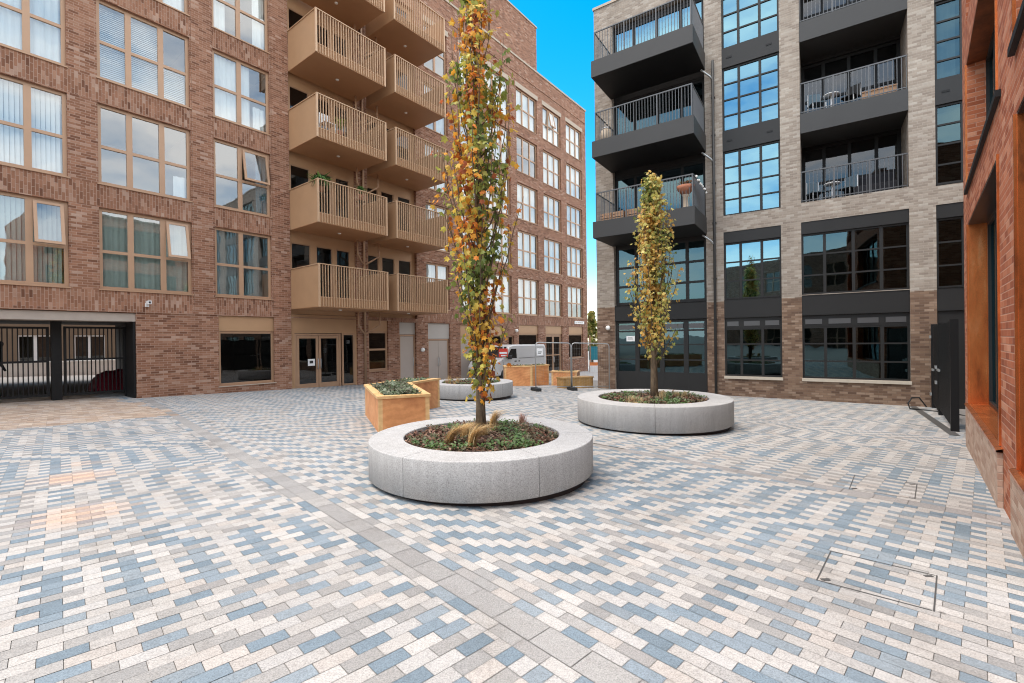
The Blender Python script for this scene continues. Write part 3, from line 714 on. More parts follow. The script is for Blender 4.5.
for a, b in ((-7.3, -6.4), (-6.4, -5.38), (-5.38, -4.45), (-4.45, -3.68)):
    m = MB(); e = .09
    m.box(a, a + e, .1, .17, dz, 2.33, BF); m.box(b - e, b, .1, .17, dz, 2.33, BF)
    for z0, z1 in ((dz, .25), (.72, .77), (1.33, 1.38), (1.88, 1.95), (2.25, 2.33)): m.box(a + e, b - e, .105, .165, z0, z1, BF)
    d = m.build('door', rootB); g = MB(); g.face([(a + e, .14, .25), (b - e, .14, .25), (b - e, .14, 2.25), (a + e, .14, 2.25)], BL); g.build('pane', d)
    v = MB(); v.box(a + e + .02, b - e - .02, .1, .105, 1.99, 2.18, 'grey_rail'); v.build('vent_strip', d)
    if a == -7.3:
        q = MB(); q.box(-6.86, -6.5, .095, .1, 1.5, 1.72, 'white_paint'); q.box(-6.8, -6.56, .092, .095, 1.585, 1.605, 'ink'); q.box(-6.8, -6.6, .092, .095, 1.635, 1.655, 'ink'); q.build('notice', d)
# downpipes on the pier
m = MB(); m.tube([(-3.34, -.09, -.6), (-3.34, -.09, 12.0)], .05, 'charcoal_fascia', 10)
for z in (5.35, 8.45, 11.55): m.tube([(-3.34, -.09, z - .25), (-3.45, -.12, z - .1), (-3.72, -.3, z + .12)], .035, 'galvanised', 8)
for z in (.6, 2.2, 3.8, 5.9, 7.4, 9.2, 10.6): m.box(-3.41, -3.27, -.1, -.003, z, z + .035, 'charcoal_fascia')
m.build('rainwater_pipe', rootB)
def onB(x, y, z): p = FB.w(x, y); return (p[0], p[1], z)
t = thing('wall_lamp', 'round white wall lamp on the dark brick corner beside the black glazed doors', 'lamp', onB(-7.6, 0, 2.08), FB.rot, 'round wall lamps')
m = MB(); m.box(-.06, .06, -.05, -.002, -.06, .06, 'galvanised'); m.build('base', t)
m = MB(); m.sphere((0, -.1, 0), .1, 'lamp_white', 12); m.build('globe', t)
# ---- things on the charcoal balconies
t = thing('lantern', 'round wicker lantern standing on the middle charcoal balcony', 'lantern', onB(-6.95, -1.65, 9.3), FB.rot)
m = MB(); m.lathe([(.001, 0), (.17, 0), (.24, .12), (.25, .28), (.2, .42), (.1, .5), (.001, .5)], 0, 0, 'wicker', 16); m.build('body', t)
m = MB(); m.lathe([(.001, .56), (.13, .54), (.15, .5), (.001, .5)], 0, 0, 'white_paint', 14); m.build('cap', t)
m = MB(); m.tube([(-.1, 0, .54), (-.08, 0, .68), (0, 0, .73), (.08, 0, .68), (.1, 0, .54)], .012, 'wicker', 6); m.build('handle', t)
t = thing('urn_planter', 'rust coloured bowl planter on a pedestal at the corner of the lowest charcoal balcony', 'planter', onB(-3.98, -1.72, 6.17), FB.rot)
m = MB(); m.lathe([(.001, 0), (.14, 0), (.1, .08), (.08, .4), (.13, .5), (.001, .5)], 0, 0, 'wicker', 16); m.build('pedestal', t)
m = MB(); m.lathe([(.001, .5), (.12, .5), (.27, .68), (.31, .8), (.27, .8), (.001, .72)], 0, 0, 'terracotta', 18); m.build('bowl', t)
m = MB(); plant_mesh(m, 60, .35, .4, [(.3, .12, .06), (.35, .2, .1), (.12, .12, .05)], .8); m.build('foliage', t, (0, 0, .74))
for k in range(4):
    t = thing('planter_crate', ['slatted wooden crate at the left end of the lowest charcoal balcony', 'second slatted wooden crate from the left on the lowest charcoal balcony',
              'third slatted wooden crate on the lowest charcoal balcony left of the tree', 'slatted wooden crate half hidden by the tree on the lowest charcoal balcony'][k], 'crate', onB(-6.95 + .5 * k, -1.66, 6.17), FB.rot, 'wooden crates on the balcony edge')
    m = MB(); m.box(-.2, .2, -.1, .1, 0, .16, 'soil'); m.build('liner', t)
    m = MB()
    for z0 in (.02, .13, .24): m.box(-.22, .22, -.12, -.1, z0, z0 + .08, 'wood_slat'); m.box(-.22, .22, .1, .12, z0, z0 + .08, 'wood_slat')
    for sx in (-.225, .205): m.box(sx, sx + .02, -.1, .1, 0, .3, 'wood_slat')
    m.build('slats', t)
t = thing('string_lights', 'string of small white bulbs along the side rail of the lowest charcoal balcony', 'lights', onB(-3.6, -1.85, 7.25), FB.rot)
m = MB(); pts = [(0.02, .2 * i, -.08 * math.sin(i * 1.4) ** 2 - .05 * i * .2) for i in range(9)]; m.tube(pts, .006, 'cable_black', 5); m.build('cable', t)
for p in pts: m = MB(); m.sphere((p[0], p[1], p[2] - .04), .04, 'lamp_white', 8); m.build('bulb', t)
garden_chair('pale blue folding chair on the lower recessed balcony nearest the pier', onB(-.15, .75, 6.2), FB.rot + .5, 'blue_fabric', 'chairs on the recessed balconies')
garden_chair('pale blue folding chair beside the small white table on the lower recessed balcony', onB(.75, .8, 6.2), FB.rot - .6, 'blue_fabric', 'chairs on the recessed balconies')
garden_chair('pale blue chair behind the bars of the middle recessed balcony', onB(-.1, .6, 9.24), FB.rot + .4, 'blue_fabric', 'chairs on the recessed balconies')
garden_chair('dark folding chair right of the white table on the middle recessed balcony', onB(.85, .7, 9.24), FB.rot - .5, 'charcoal_panel', 'chairs on the recessed balconies', 'galvanised')
for z, lb in ((6.2, 'small round white table on the lower recessed balcony'), (9.24, 'small round white table on the middle recessed balcony')):
    t = thing('balcony_table', lb, 'table', onB(.32, .6, z), FB.rot, 'tables on the recessed balconies')
    m = MB(); m.lathe([(.001, .62), (.24, .62), (.24, .65), (.001, .65)], 0, 0, 'white_paint', 18); m.build('top', t)
    m = MB(); m.tube([(0, 0, 0), (0, 0, .62)], .03, 'white_paint', 8); m.build('leg', t)
t = thing('storage_box', 'brown wooden box on the middle recessed balcony by the right pier', 'box', onB(1.6, .7, 9.24), FB.rot)
m = MB(); m.box(-.45, .45, -.2, .2, 0, .4, 'wood_slat'); m.build('body', t, bevel=.01); m = MB(); m.box(-.47, .47, -.22, .22, .403, .44, 'wood_slat'); m.build('lid', t)
t = thing('sofa', 'dark garden sofa on the lower recessed balcony', 'sofa', onB(1.5, .85, 6.2), FB.rot)
m = MB(); m.box(-.55, .55, -.3, .3, .1, .42, 'dark_cloth'); m.build('seat', t, bevel=.03)
m = MB(); m.box(-.55, .55, .22, .36, .423, .85, 'dark_cloth'); m.build('backrest', t, bevel=.03)

# ================================================================== orange brick building on the right
rootC = thing('brick_building', 'orange brick building with copper lined openings along the right edge', 'building', (*FC.o, 0), FC.rot)
CT = 9.6
ch = [(-11.3, -7.15, .40, 3.53, .30), (-11.3, -7.15, 4.13, 6.3, .30), (-11.3, -7.15, 6.95, 9.1, .3),
      (-5.95, -4.75, .40, 3.53, .3), (-5.95, -4.75, 4.13, 6.3, .3), (-5.95, -4.75, 6.95, 9.1, .3)]
CE = -4.4
OB = 'brick_orange'
m = MB(); facade(m, -12.25, CE, Z0, CT, ch, OB, rmat=OB)
m.face([(-12.25, 8, Z0), (-12.25, 0, Z0), (-12.25, 0, CT), (-12.25, 8, CT)], OB); m.face([(CE, 0, Z0), (CE, 8, Z0), (CE, 8, CT), (CE, 0, CT)], OB)
m.face([(CE, 8, Z0), (-12.25, 8, Z0), (-12.25, 8, CT), (CE, 8, CT)], OB); m.face([(-12.25, 0, CT), (CE, 0, CT), (CE, 8, CT), (-12.25, 8, CT)], 'roof_membrane')
m.build('wall', rootC)
m = MB(); m.box(-12.1, CE - .1, 2.4, 2.5, Z0, 9.3, 'room_dark'); m.box(-12.1, CE - .1, .45, 2.4, 3.6, 3.9, 'room_dark'); m.box(-12.1, CE - .1, .45, 2.4, 6.4, 6.7, 'room_dark'); m.build('interior_wall', rootC)
for a, b in ((-11.3, -7.15), (-5.95, -4.75)):
    m = MB(); m.box(a - .12, b + .15, -.045, -.002, Z0, .364, 'brick_pink', 'b'); m.build('plinth', rootC)
    m = MB(); m.face([(a - .14, -.055, .385), (b + .17, -.055, .385), (b + .17, .0, .405), (a - .14, .0, .405)], 'copper_sheet'); m.box(a + .003, b - .003, 0, .29, .38, .408, 'copper_sheet', 'f')
    m.face([(a - .14, -.055, .365), (b + .17, -.055, .365), (b + .17, -.055, .385), (a - .14, -.055, .385)], 'copper_sheet')
    m.face([(a - .14, -.002, .365), (b + .17, -.002, .365), (b + .17, -.055, .365), (a - .14, -.055, .365)], 'copper_dark'); m.build('sill', rootC)
    for z0, z1 in ((.41, 3.52), (4.14, 6.29)):
        m = MB(); low = z0 < 1
        m.box(a + .001, a + .012, .004, .295, z0, z1, 'copper_sheet' if low else OB); m.box(b - .012, b - .001, .004, .295, z0, z1, 'copper_sheet')
        m.box(a + .013, b - .013, .004, .295, z1 - .012, z1 - .001, 'slate_metal' if low else 'copper_dark'); m.build('reveal', rootC)
        m = MB(); e = .022
        for x, s in ((a, -1), (b, 1)): m = MB(); m.box(x - e if s < 0 else x - .001, x + .001 if s < 0 else x + e, -.02, .006, z0, z1, 'copper_sheet'); m.build('copper_trim', rootC)
        k = 4; window(rootC, a + .012, b - .012, z0 + .0, z1 - .012, [a + (b - a) * q / k for q in range(1, k)], (), y=.235, fm='charcoal_panel', gm='glass_grey_block' if low else BL, bar=.06, edge=.06)
    m = MB(); m.box(a - .05, b + .25, -.045, -.002, 4.05, 4.12, 'black_metal'); m.build('ledge_flashing', rootC)
m = MB(); m.box(-12.35, CE + .06, -.06, .4, CT, CT + .1, 'stone_coping'); m.build('coping', rootC)

# ---- gate between the buff and the orange building, drain along it
def gpt(f): return (12.72 + (8.98 - 12.72) * f, 13.95 + (9.35 - 13.95) * f)
gl = math.hypot(3.74, 4.6); grot = math.atan2(-4.6, -3.74); p0 = gpt(0)
t = thing('side_gate', 'tall black metal side gate between the buff and the orange building', 'gate', (*p0, gz(*p0)), grot); zb = gz(*p0)
zt = 1.93 - zb
for x, w in ((.06, .07), (2.2, .05), (5.5, .065)):
    x0 = x; pz = gz(*gpt(x / gl)) - zb; m = MB(); m.box(x - w, x + w, -w, w, pz - .1, zt, 'black_metal'); m.build('gate_post', t)
for a, b in ((.5, 2.0), (2.45, 5.2)):
    m = MB(); n = int((b - a) / .075); z0 = gz(*gpt(b / gl)) - zb + .1
    for zz in (z0, z0 + 1.1, zt - .1): m.box(a, b, -.03, .03, zz - .035, zz + .035, 'black_metal')
    for i in range(n + 1): x = a + (b - a) * i / n; m.box(x - .016, x + .016, -.05, .05, z0, zt - .05, 'black_metal')
    l = m.build('gate_leaf', t)
    h = MB(); h.box(a + .05, a + .5, -.1, -.055, z0 + 1.0, z0 + 1.05, 'galvanised'); h.build('handle', l)
for x, zz in ((.3, .4), (.3, 2.1), (2.3, .9), (2.3, 1.3)):
    m = MB(); m.box(x - .1, x + .1, -.12, -.08, zz, zz + .08, 'galvanised'); m.build('hinge', t)
t = thing('cable_loop', 'loop of thin black cable on the ground at the foot of the side gate', 'cable', (11.9, 13.5, gz(11.9, 13.5) + .02))
m = MB(); m.tube([(.35, .2, .02), (.1, .15, .3), (-.25, 0, .32), (-.45, -.1, .18), (-.4, -.1, .02), (-.1, -.3, .0), (.1, -.9, 0), (.0, -1.4, 0)], .02, 'cable_black', 6); m.build('cable', t)
m = MB(); a, b = Vector((12.5, 14.5)), Vector((8.75, 9.15)); d = (b - a).normalized(); nrm = Vector((-d.y, d.x)) * .08
P = [a + nrm, b + nrm, b - nrm, a - nrm]; m.face([(p.x, p.y, gz(p.x, p.y) + .006) for p in P], 'cast_iron'); struct(m.build('drain_channel'))
# ================================================================== ground
m = MB(); gx = [-420, -45, 45, 420]; gy = [-420, -45, 48, 900]
cz = lambda x, y: gz(max(-45, min(45, x)), max(-45, min(48, y))) - .009
for i in range(3):
    for j in range(3):
        m.face([(gx[i], gy[j], cz(gx[i], gy[j])), (gx[i + 1], gy[j], cz(gx[i + 1], gy[j])), (gx[i + 1], gy[j + 1], cz(gx[i + 1], gy[j + 1])), (gx[i], gy[j + 1], cz(gx[i], gy[j + 1]))], 'joint_sand')
struct(m.build('ground'))
m = MB(); P = [FA.w(9, 0), FA.w(60, 0), FA.w(60, -30), FA.w(30, -24)]
P = [(-2, 25.5), (14, 25.5), (60, 80), (10, 80)]
m.face([(x, y, gz(x, y) - .004) for x, y in P], 'far_paving'); struct(m.build('road'))
D1 = (.6997, -.7145); PV = (.7145, .6997)
def uv2(u, v): return (u * D1[0] + v * PV[0], u * D1[1] + v * PV[1])
def clip(poly, a, b, c):            # keep a*x+b*y<=c
    out = []
    for i in range(len(poly)):
        p, q = poly[i], poly[(i + 1) % len(poly)]; dp = a * p[0] + b * p[1] - c; dq = a * q[0] + b * q[1] - c
        if dp <= 0: out.append(p)
        if dp * dq < 0: t = dp / (dp - dq); out.append((p[0] + (q[0] - p[0]) * t, p[1] + (q[1] - p[1]) * t))
    return out
nAx, nAy = -math.cos(aA), math.sin(aA); nBx, nBy = math.sin(aB), math.cos(aB); nCx, nCy = -math.cos(aC), math.sin(aC)
CREAM = [(.42, .396, .37), (.447, .424, .398), (.4, .378, .353), (.427, .391, .358), (.42, .403, .384)]
BLUE = [(.195, .24, .275), (.22, .262, .295), (.17, .215, .25), (.235, .27, .295)]
GREY = [(.315, .303, .288), (.28, .272, .262), (.34, .325, .308), (.3, .286, .273)]
TAN = [(.44, .33, .25), (.38, .29, .22), (.5, .41, .33), (.34, .25, .19), (.43, .36, .31)]
STAINS = [(-5.35, 5.65, .4, .5), (-4.15, 4.4, .45, .4), (-5.9, 6.3, .25, .2)]
rp = random.Random(3)
pm = MB()
def visible(x, y):
    if y < -.3 or abs(x) > 1.3 * max(y, 0) + 3.6 or x * x + y * y > 29 ** 2: return False
    if nAx * x + nAy * y > DA + 2.5 or nBx * x + nBy * y > DB + .05 and x > 3.3: return False
    return nCx * x + nCy * y > -.72
def put(poly_uv, pal, gap=.0017):
    cu = sum(p[0] for p in poly_uv) / len(poly_uv); cv = sum(p[1] for p in poly_uv) / len(poly_uv); cx, cy = uv2(cu, cv)
    if not visible(cx, cy): return
    if nAx * cx + nAy * cy > 13.0 and math.sin(aA) * cx + math.cos(aA) * cy < 3.8 + .6 * noise.noise((cx, cy, 0)): pal = TAN
    c = Vector(rp.choice(pal)) * rp.uniform(.93, 1.07)
    for sx, sy, r, k in STAINS:
        d = math.hypot(cx - sx, cy - sy) / r
        if d < 1 and pal is not TAN: c = c.lerp(Vector((.66, .37, .2)), k * (1 - d * d))
    dz = rp.uniform(-.0008, .0008); pts = []
    for u, v in poly_uv:
        u2 = u + (gap if u < cu else -gap); v2 = v + (gap if v < cv else -gap); x, y = uv2(u2, v2); pts.append((x, y, gz(x, y) + dz))
    pm.face(pts[::-1] if False else pts, 'pavers', col=c)
L_, W_ = .2, .1
KEY = [BLUE, CREAM, GREY, CREAM]
def zone(along_u, rmin, rmax, imin, imax, clips, seed, r0=0.0, W_=.1):
    rs = random.Random(seed); phase = 0; mode = 0; left = 6; d = 1; odd = GREY; z = 1
    for r in range(rmin, rmax):
        left -= 1
        if left <= 0:
            mode = rs.choice([0, 0, 1]) if mode else rs.choice([1, 1, 2]); d = rs.choice([1, -1])
            left = rs.choice([5, 6, 8, 10]) if mode == 0 else (rs.choice([3, 4, 5, 6]) if mode == 1 else rs.choice([4, 6])); odd = rs.choice([GREY, GREY, GREY, BLUE])
        if mode == 0: phase += z; z = -z                 # blue and grey bricks stacked in two half lapped columns
        elif mode == 1: phase += d                       # a diagonal staircase
        else: phase += 2                                 # columns of one colour alternating with cream
        bond = phase % 2
        for i in range(imin, imax):
            a = (i + .5 * bond) * L_; b = r * W_ + r0
            ph = phase + 2 * (int(.9 * noise.noise((i * .03, r * .02, seed)) + 5.5))
            k = ((2 * i + bond - ph) // 2) % 2
            pal = CREAM if k else (BLUE if r % 2 == 0 else odd)
            t = rs.random()
            if t < .035: pal = rs.choice([CREAM, BLUE, GREY])
            elif t < .09 and not k: pal = GREY if pal is BLUE else BLUE
            q = [(a, b), (a + L_, b), (a + L_, b + W_), (a, b + W_)] if along_u else [(b, a), (b + W_, a), (b + W_, a + L_), (b, a + L_)]
            cx, cy = uv2(*q[0])
            if not visible(cx, cy): continue
            for cl in clips: q = clip(q, *cl)
            if len(q) >= 3: put(q, pal)
zone(False, -260, 65, -70, 10, [(0, 1, 1.735)], 1)
zone(True, 0, 48, -125, 30, [(0, -1, -2.02), (0, 1, 6.44)], 2, 2.02, .094)
zone(True, 0, 210, -125, 30, [(0, -1, -6.64)], 5, 6.64, .096)
for i in range(-110, 30):
    put([(i * .2, 1.735), (i * .2 + .2, 1.735), (i * .2 + .2, 1.83), (i * .2, 1.83)], KEY[(i * 7 + i // 3) % 4])
    put([(i * .295, 1.83), (i * .295 + .295, 1.83), (i * .295 + .295, 2.02), (i * .295, 2.02)], [(.3, .29, .278), (.325, .313, .298), (.285, .275, .265)], .0025)
    if i * .295 > -4.4: put([(i * .295, 6.44), (i * .295 + .295, 6.44), (i * .295 + .295, 6.64), (i * .295, 6.64)], [(.29, .275, .265), (.32, .3, .285)], .003)
    else: put([(i * .2 - 3, 6.44), (i * .2 - 2.8, 6.44), (i * .2 - 2.8, 6.54), (i * .2 - 3, 6.54)], rp.choice(KEY)); put([(i * .2 - 3, 6.54), (i * .2 - 2.8, 6.54), (i * .2 - 2.8, 6.64), (i * .2 - 3, 6.64)], rp.choice(KEY))
struct(pm.build('paving'))
# recessed paving covers: thin metal frames flush in the pavers
for pts, lb in (([(2.13, 3.26), (2.56, 3.74), (3.05, 3.34), (2.61, 2.88)], 'thin dark frame of the nearest recessed paving cover'),
                ([(3.97, 5.47), (4.5, 6.1), (4.98, 5.71), (4.44, 5.12)], 'thin dark frame of the farther recessed paving cover')):
    c = [sum(p[i] for p in pts) / 4 for i in (0, 1)]; t = thing('access_cover', lb, 'cover', (*c, gz(*c)), 0, 'recessed paving covers'); m = MB()
    for i in range(4):
        a, b = Vector(pts[i]), Vector(pts[(i + 1) % 4]); d = (b - a).normalized(); n = Vector((-d.y, d.x)) * .0045
        a2 = a - d * .007 if i % 2 == 0 else a + d * .008; b2 = b + d * .007 if i % 2 == 0 else b - d * .008
        m.face([(p.x - c[0], p.y - c[1], gz(p.x, p.y) - gz(*c) + .003) for p in (a2 - n, b2 - n, b2 + n, a2 + n)], 'cast_iron')
    m.build('frame', t)
    m = MB()
    for i in (0, 2):
        p = Vector(pts[i]); x, y = p.x - c[0], p.y - c[1]; m.box(x * .86 - .03, x * .86 + .03, y * .86 - .012, y * .86 + .012, gz(p.x, p.y) - gz(*c), gz(p.x, p.y) - gz(*c) + .004, 'cast_iron')
    m.build('lifting_eye', t)

# ================================================================== round granite planters
def planter(label, cx, cy, r, zr, ri, a0, gap_seed):
    g = gz(cx, cy); t = thing('round_planter', label, 'planter', (cx, cy, g), 0, 'round granite planters'); h = zr - g; hb = .095
    low = g - (gz(cx, cy) + .0)
    for k in range(6):
        m = MB(); A0 = a0 + k * math.pi / 3 + (.0034 / r); A1 = a0 + (k + 1) * math.pi / 3 - (.0034 / r)
        prof = [(ri, h - .3), (ri, h - .008), (ri + .008, h), (r - .012, h), (r - .003, h - .004), (r, h - .012), (r, hb), (r - .02, hb - .012), (r - .12, hb - .012)]
        n = 16; vs = []; fs = []; kk = len(prof)
        for i in range(n + 1):
            a = A0 + (A1 - A0) * i / n
            for q, (rr, z) in enumerate(prof): vs.append((rr * math.cos(a), rr * math.sin(a), z))
        for i in range(n):
            for q in range(kk - 1): fs.append((i * kk + q, i * kk + q + 1, (i + 1) * kk + q + 1, (i + 1) * kk + q))
        fs += [tuple(range(kk))[::-1], tuple(n * kk + q for q in range(kk))]
        m.mesh(vs, fs[:-2], 'granite', False)
        for e in fs[-2:]: m.face([vs[q] for q in e], 'granite')
        o = m.build('stone_segment', t)
        for p, pl in enumerate(o.data.polygons): pl.use_smooth = p < n * (kk - 1) and (p % (kk - 1)) == 5
    m = MB(); m.lathe([(r - .06, h - .06), (r - .06, hb + .06), (r - .09, hb), (r - .09, -.12)], 0, 0, 'dark_plinth', 64); m.build('plinth', t)  # dark core also runs up behind the segments, painting shade into the open joints
    m = MB(); n, k = 40, 8; vs = [(0, 0, h - .01)]; fs = []
    for j in range(1, k + 1):
        for i in range(n):
            a = 2 * math.pi * i / n; rr = (ri + .02) * j / k; x, y = rr * math.cos(a), rr * math.sin(a)
            vs.append((x, y, h - .06 + .04 * (1 - (j / k) ** 2) + .03 * noise.noise((x * 5, y * 5, gap_seed))))
    for i in range(n): fs.append((0, 1 + i, 1 + (i + 1) % n))
    for j in range(k - 1):
        for i in range(n): a = 1 + j * n; fs.append((a + i, a + n + i, a + n + (i + 1) % n, a + (i + 1) % n))
    m.mesh(vs, fs, 'soil', True); m.build('soil', t)
    return h + g
rl = random.Random(11)
def ground_cover(name, label, cat, cx, cy, zb, inside, n, cols, size, zfun=None, hgt=.06):
    m = MB()
    for i in range(n):
        p = inside()
        if p is None: continue
        x, y = p; d = noise.noise((x * 2.2 + cx, y * 2.2, 3.1)); k = rl.randint(3, 6)
        for q in range(k):
            a = rl.random() * 6.283; s = size * rl.uniform(.6, 1.2); tilt = rl.uniform(.1, .9)
            c = Vector(cols[(0 if d > .05 else (1 if d > -.2 else 2))][rl.randrange(3)]) * rl.uniform(.75, 1.25)
            b = Vector((x, y, hgt * rl.random())); o = Vector((math.cos(a), math.sin(a), tilt)) * s; sd = Vector((-math.sin(a), math.cos(a), .2)) * s * .42
            m.face([b, b + o * .5 + sd, b + o, b + o * .5 - sd], 'leaf', col=c)
    o = m.build(name, None, (cx, cy, zb)); tag(o, label, cat); struct(o, 'stuff'); return o
def mulch(label, cx, cy, zb, inside, n):
    m = MB()
    for i in range(n):
        x, y = inside(); a = rl.random() * 6.283; l, w = rl.uniform(.02, .05), rl.uniform(.006, .014); c = Vector(rl.choice([(.1, .05, .03), (.2, .11, .07), (.045, .025, .018), (.28, .18, .13)]))
        d = Vector((math.cos(a), math.sin(a), rl.uniform(-.4, .4))) * l; s = Vector((-math.sin(a), math.cos(a), rl.uniform(-.5, .5))) * w; p = Vector((x, y, rl.uniform(0, .02)))
        m.face([p - d - s, p + d - s, p + d + s, p - d + s], 'bark_chips', col=c)
    o = m.build('bark_mulch', None, (cx, cy, zb)); tag(o, label, 'mulch'); struct(o, 'stuff')
def disc(r, r0=0):
    def f():
        a = rl.random() * 6.283; q = math.sqrt(rl.uniform((r0 / r) ** 2, 1)) * r; return (q * math.cos(a), q * math.sin(a))
    return f
GC = [[(.1, .18, .06), (.15, .24, .08), (.2, .27, .14)], [(.18, .17, .1), (.24, .16, .1), (.14, .16, .09)], [(.2, .09, .06), (.28, .15, .1), (.12, .09, .06)]]
def tuft(label, x, y, z, h, lean, cols, n=110, spread=.1, group='dry grass tufts'):
    m = MB()
    for i in range(n):
        a = rl.random() * 6.283; r = abs(rl.gauss(0, .3)) * spread; b = Vector((r * math.cos(a), r * math.sin(a), 0)); hh = h * rl.uniform(.6, 1.1)
        d = Vector((lean[0] + rl.gauss(0, .17), lean[1] + rl.gauss(0, .17), 0)); c = Vector(rl.choice(cols)) * rl.uniform(.7, 1.2); w = rl.uniform(.002, .0042); pr = None
        for q in range(6):
            s = q / 5; p = b + d * hh * (s ** 1.7) + Vector((0, 0, hh * (s - .45 * s ** 2.6))); side = Vector((-d.y, d.x, 0)).normalized() * w * (1.05 - s)
            if pr: m.face([pr[0], pr[1], p + side, p - side], 'dry_grass', col=c)
            pr = (p - side, p + side)
    m.tube([(0, 0, -.03), (0, 0, .02)], spread * .8, 'dry_grass', 8, col=cols[0])
    o = m.build('grass_tuft', None, (x, y, z)); tag(o, label, 'grass tuft', group); return o
STRAW = [(.62, .4, .16), (.72, .52, .25), (.55, .34, .13), (.78, .6, .36)]
p1 = (-.405, 6.07); z1 = planter('large round granite planter in the foreground holding the taller autumn tree', *p1, 1.43, .385, 1.005, R(-2), 1)
p2 = (3.15, 10.45); z2 = planter('round granite planter in front of the buff brick building holding the shorter tree', *p2, 1.67, .29, 1.19, R(-105), 2)
p3 = (-1.42, 15.85); z3 = planter('round granite planter farthest back behind the tree trunk and the wooden planter', *p3, 1.43, .21, 1.0, R(20), 3)
for (p, z, ri, w, nn, sz) in ((p1, z1, .99, 'large foreground planter', 900, .038), (p2, z2, 1.17, 'planter before the buff building', 620, .055), (p3, z3, .98, 'rearmost round planter', 260, .06)):
    mulch('brown bark mulch in the ' + w, *p, z - .035, disc(ri), 1500 if p is p1 else 400)
    def ins(f=disc(ri - .02), p=p):
        x, y = f()
        return (x, y) if noise.noise((x * 2.2 + p[0], y * 2.2, 3.1)) > -.28 or rl.random() < .2 else None
    ground_cover('ground_cover', 'low green and reddish ground cover in the ' + w, 'ground cover', *p, z - .04, ins, nn, GC, sz)
zz = z1 - .05
for (x, y, h, ln, lb) in ((-.78, 5.62, .42, (.62, .03), 'straw coloured grass tuft leftmost in the large foreground planter'), (-.62, 5.95, .36, (.35, .0), 'small straw grass tuft just left of the foreground tree trunk'),
                          (-.50, 5.45, .46, (.45, .0), 'straw grass tuft in front of the foreground tree trunk'), (-.30, 6.62, .46, (.35, .0), 'upright straw grass tuft right behind the foreground tree trunk'),
                          (.13, 6.92, .3, (.1, .0), 'small pinkish dry tuft right of the trunk at the rear rim of the large planter')):
    tuft(lb, x, y, zz, h, ln, [(.5, .27, .2), (.6, .4, .32)] if y > 6.8 and x > 0 else STRAW, 130 if x > 0 else 420, .1)
zz = z2 - .05
for (x, y, h, lb) in ((3.3, 10.25, .4, 'tallest pale grass tuft beside the trunk in the planter before the buff building'), (3.72, 10.55, .3, 'pale grass tuft right of the trunk in the planter before the buff building'),
                      (3.95, 10.6, .26, 'rightmost pale grass tuft in the planter before the buff building'), (2.55, 9.9, .26, 'leftmost pale grass tuft in the planter before the buff building'),
                      (2.72, 9.75, .22, 'second pale grass tuft from the left in the planter before the buff building')):
    tuft(lb, x, y, zz, h, (.1, 0), [(.62, .5, .28), (.7, .56, .34), (.55, .4, .2)], 110, .2)
for (x, y, h, lb) in ((-2.15, 15.5, .5, 'straw grass tuft left in the rearmost round planter'), (-1.85, 15.6, .42, 'smaller straw grass tuft beside it in the rearmost round planter')):
    tuft(lb, x, y, z3 - .05, h, (.15, 0), STRAW, 100, .25)

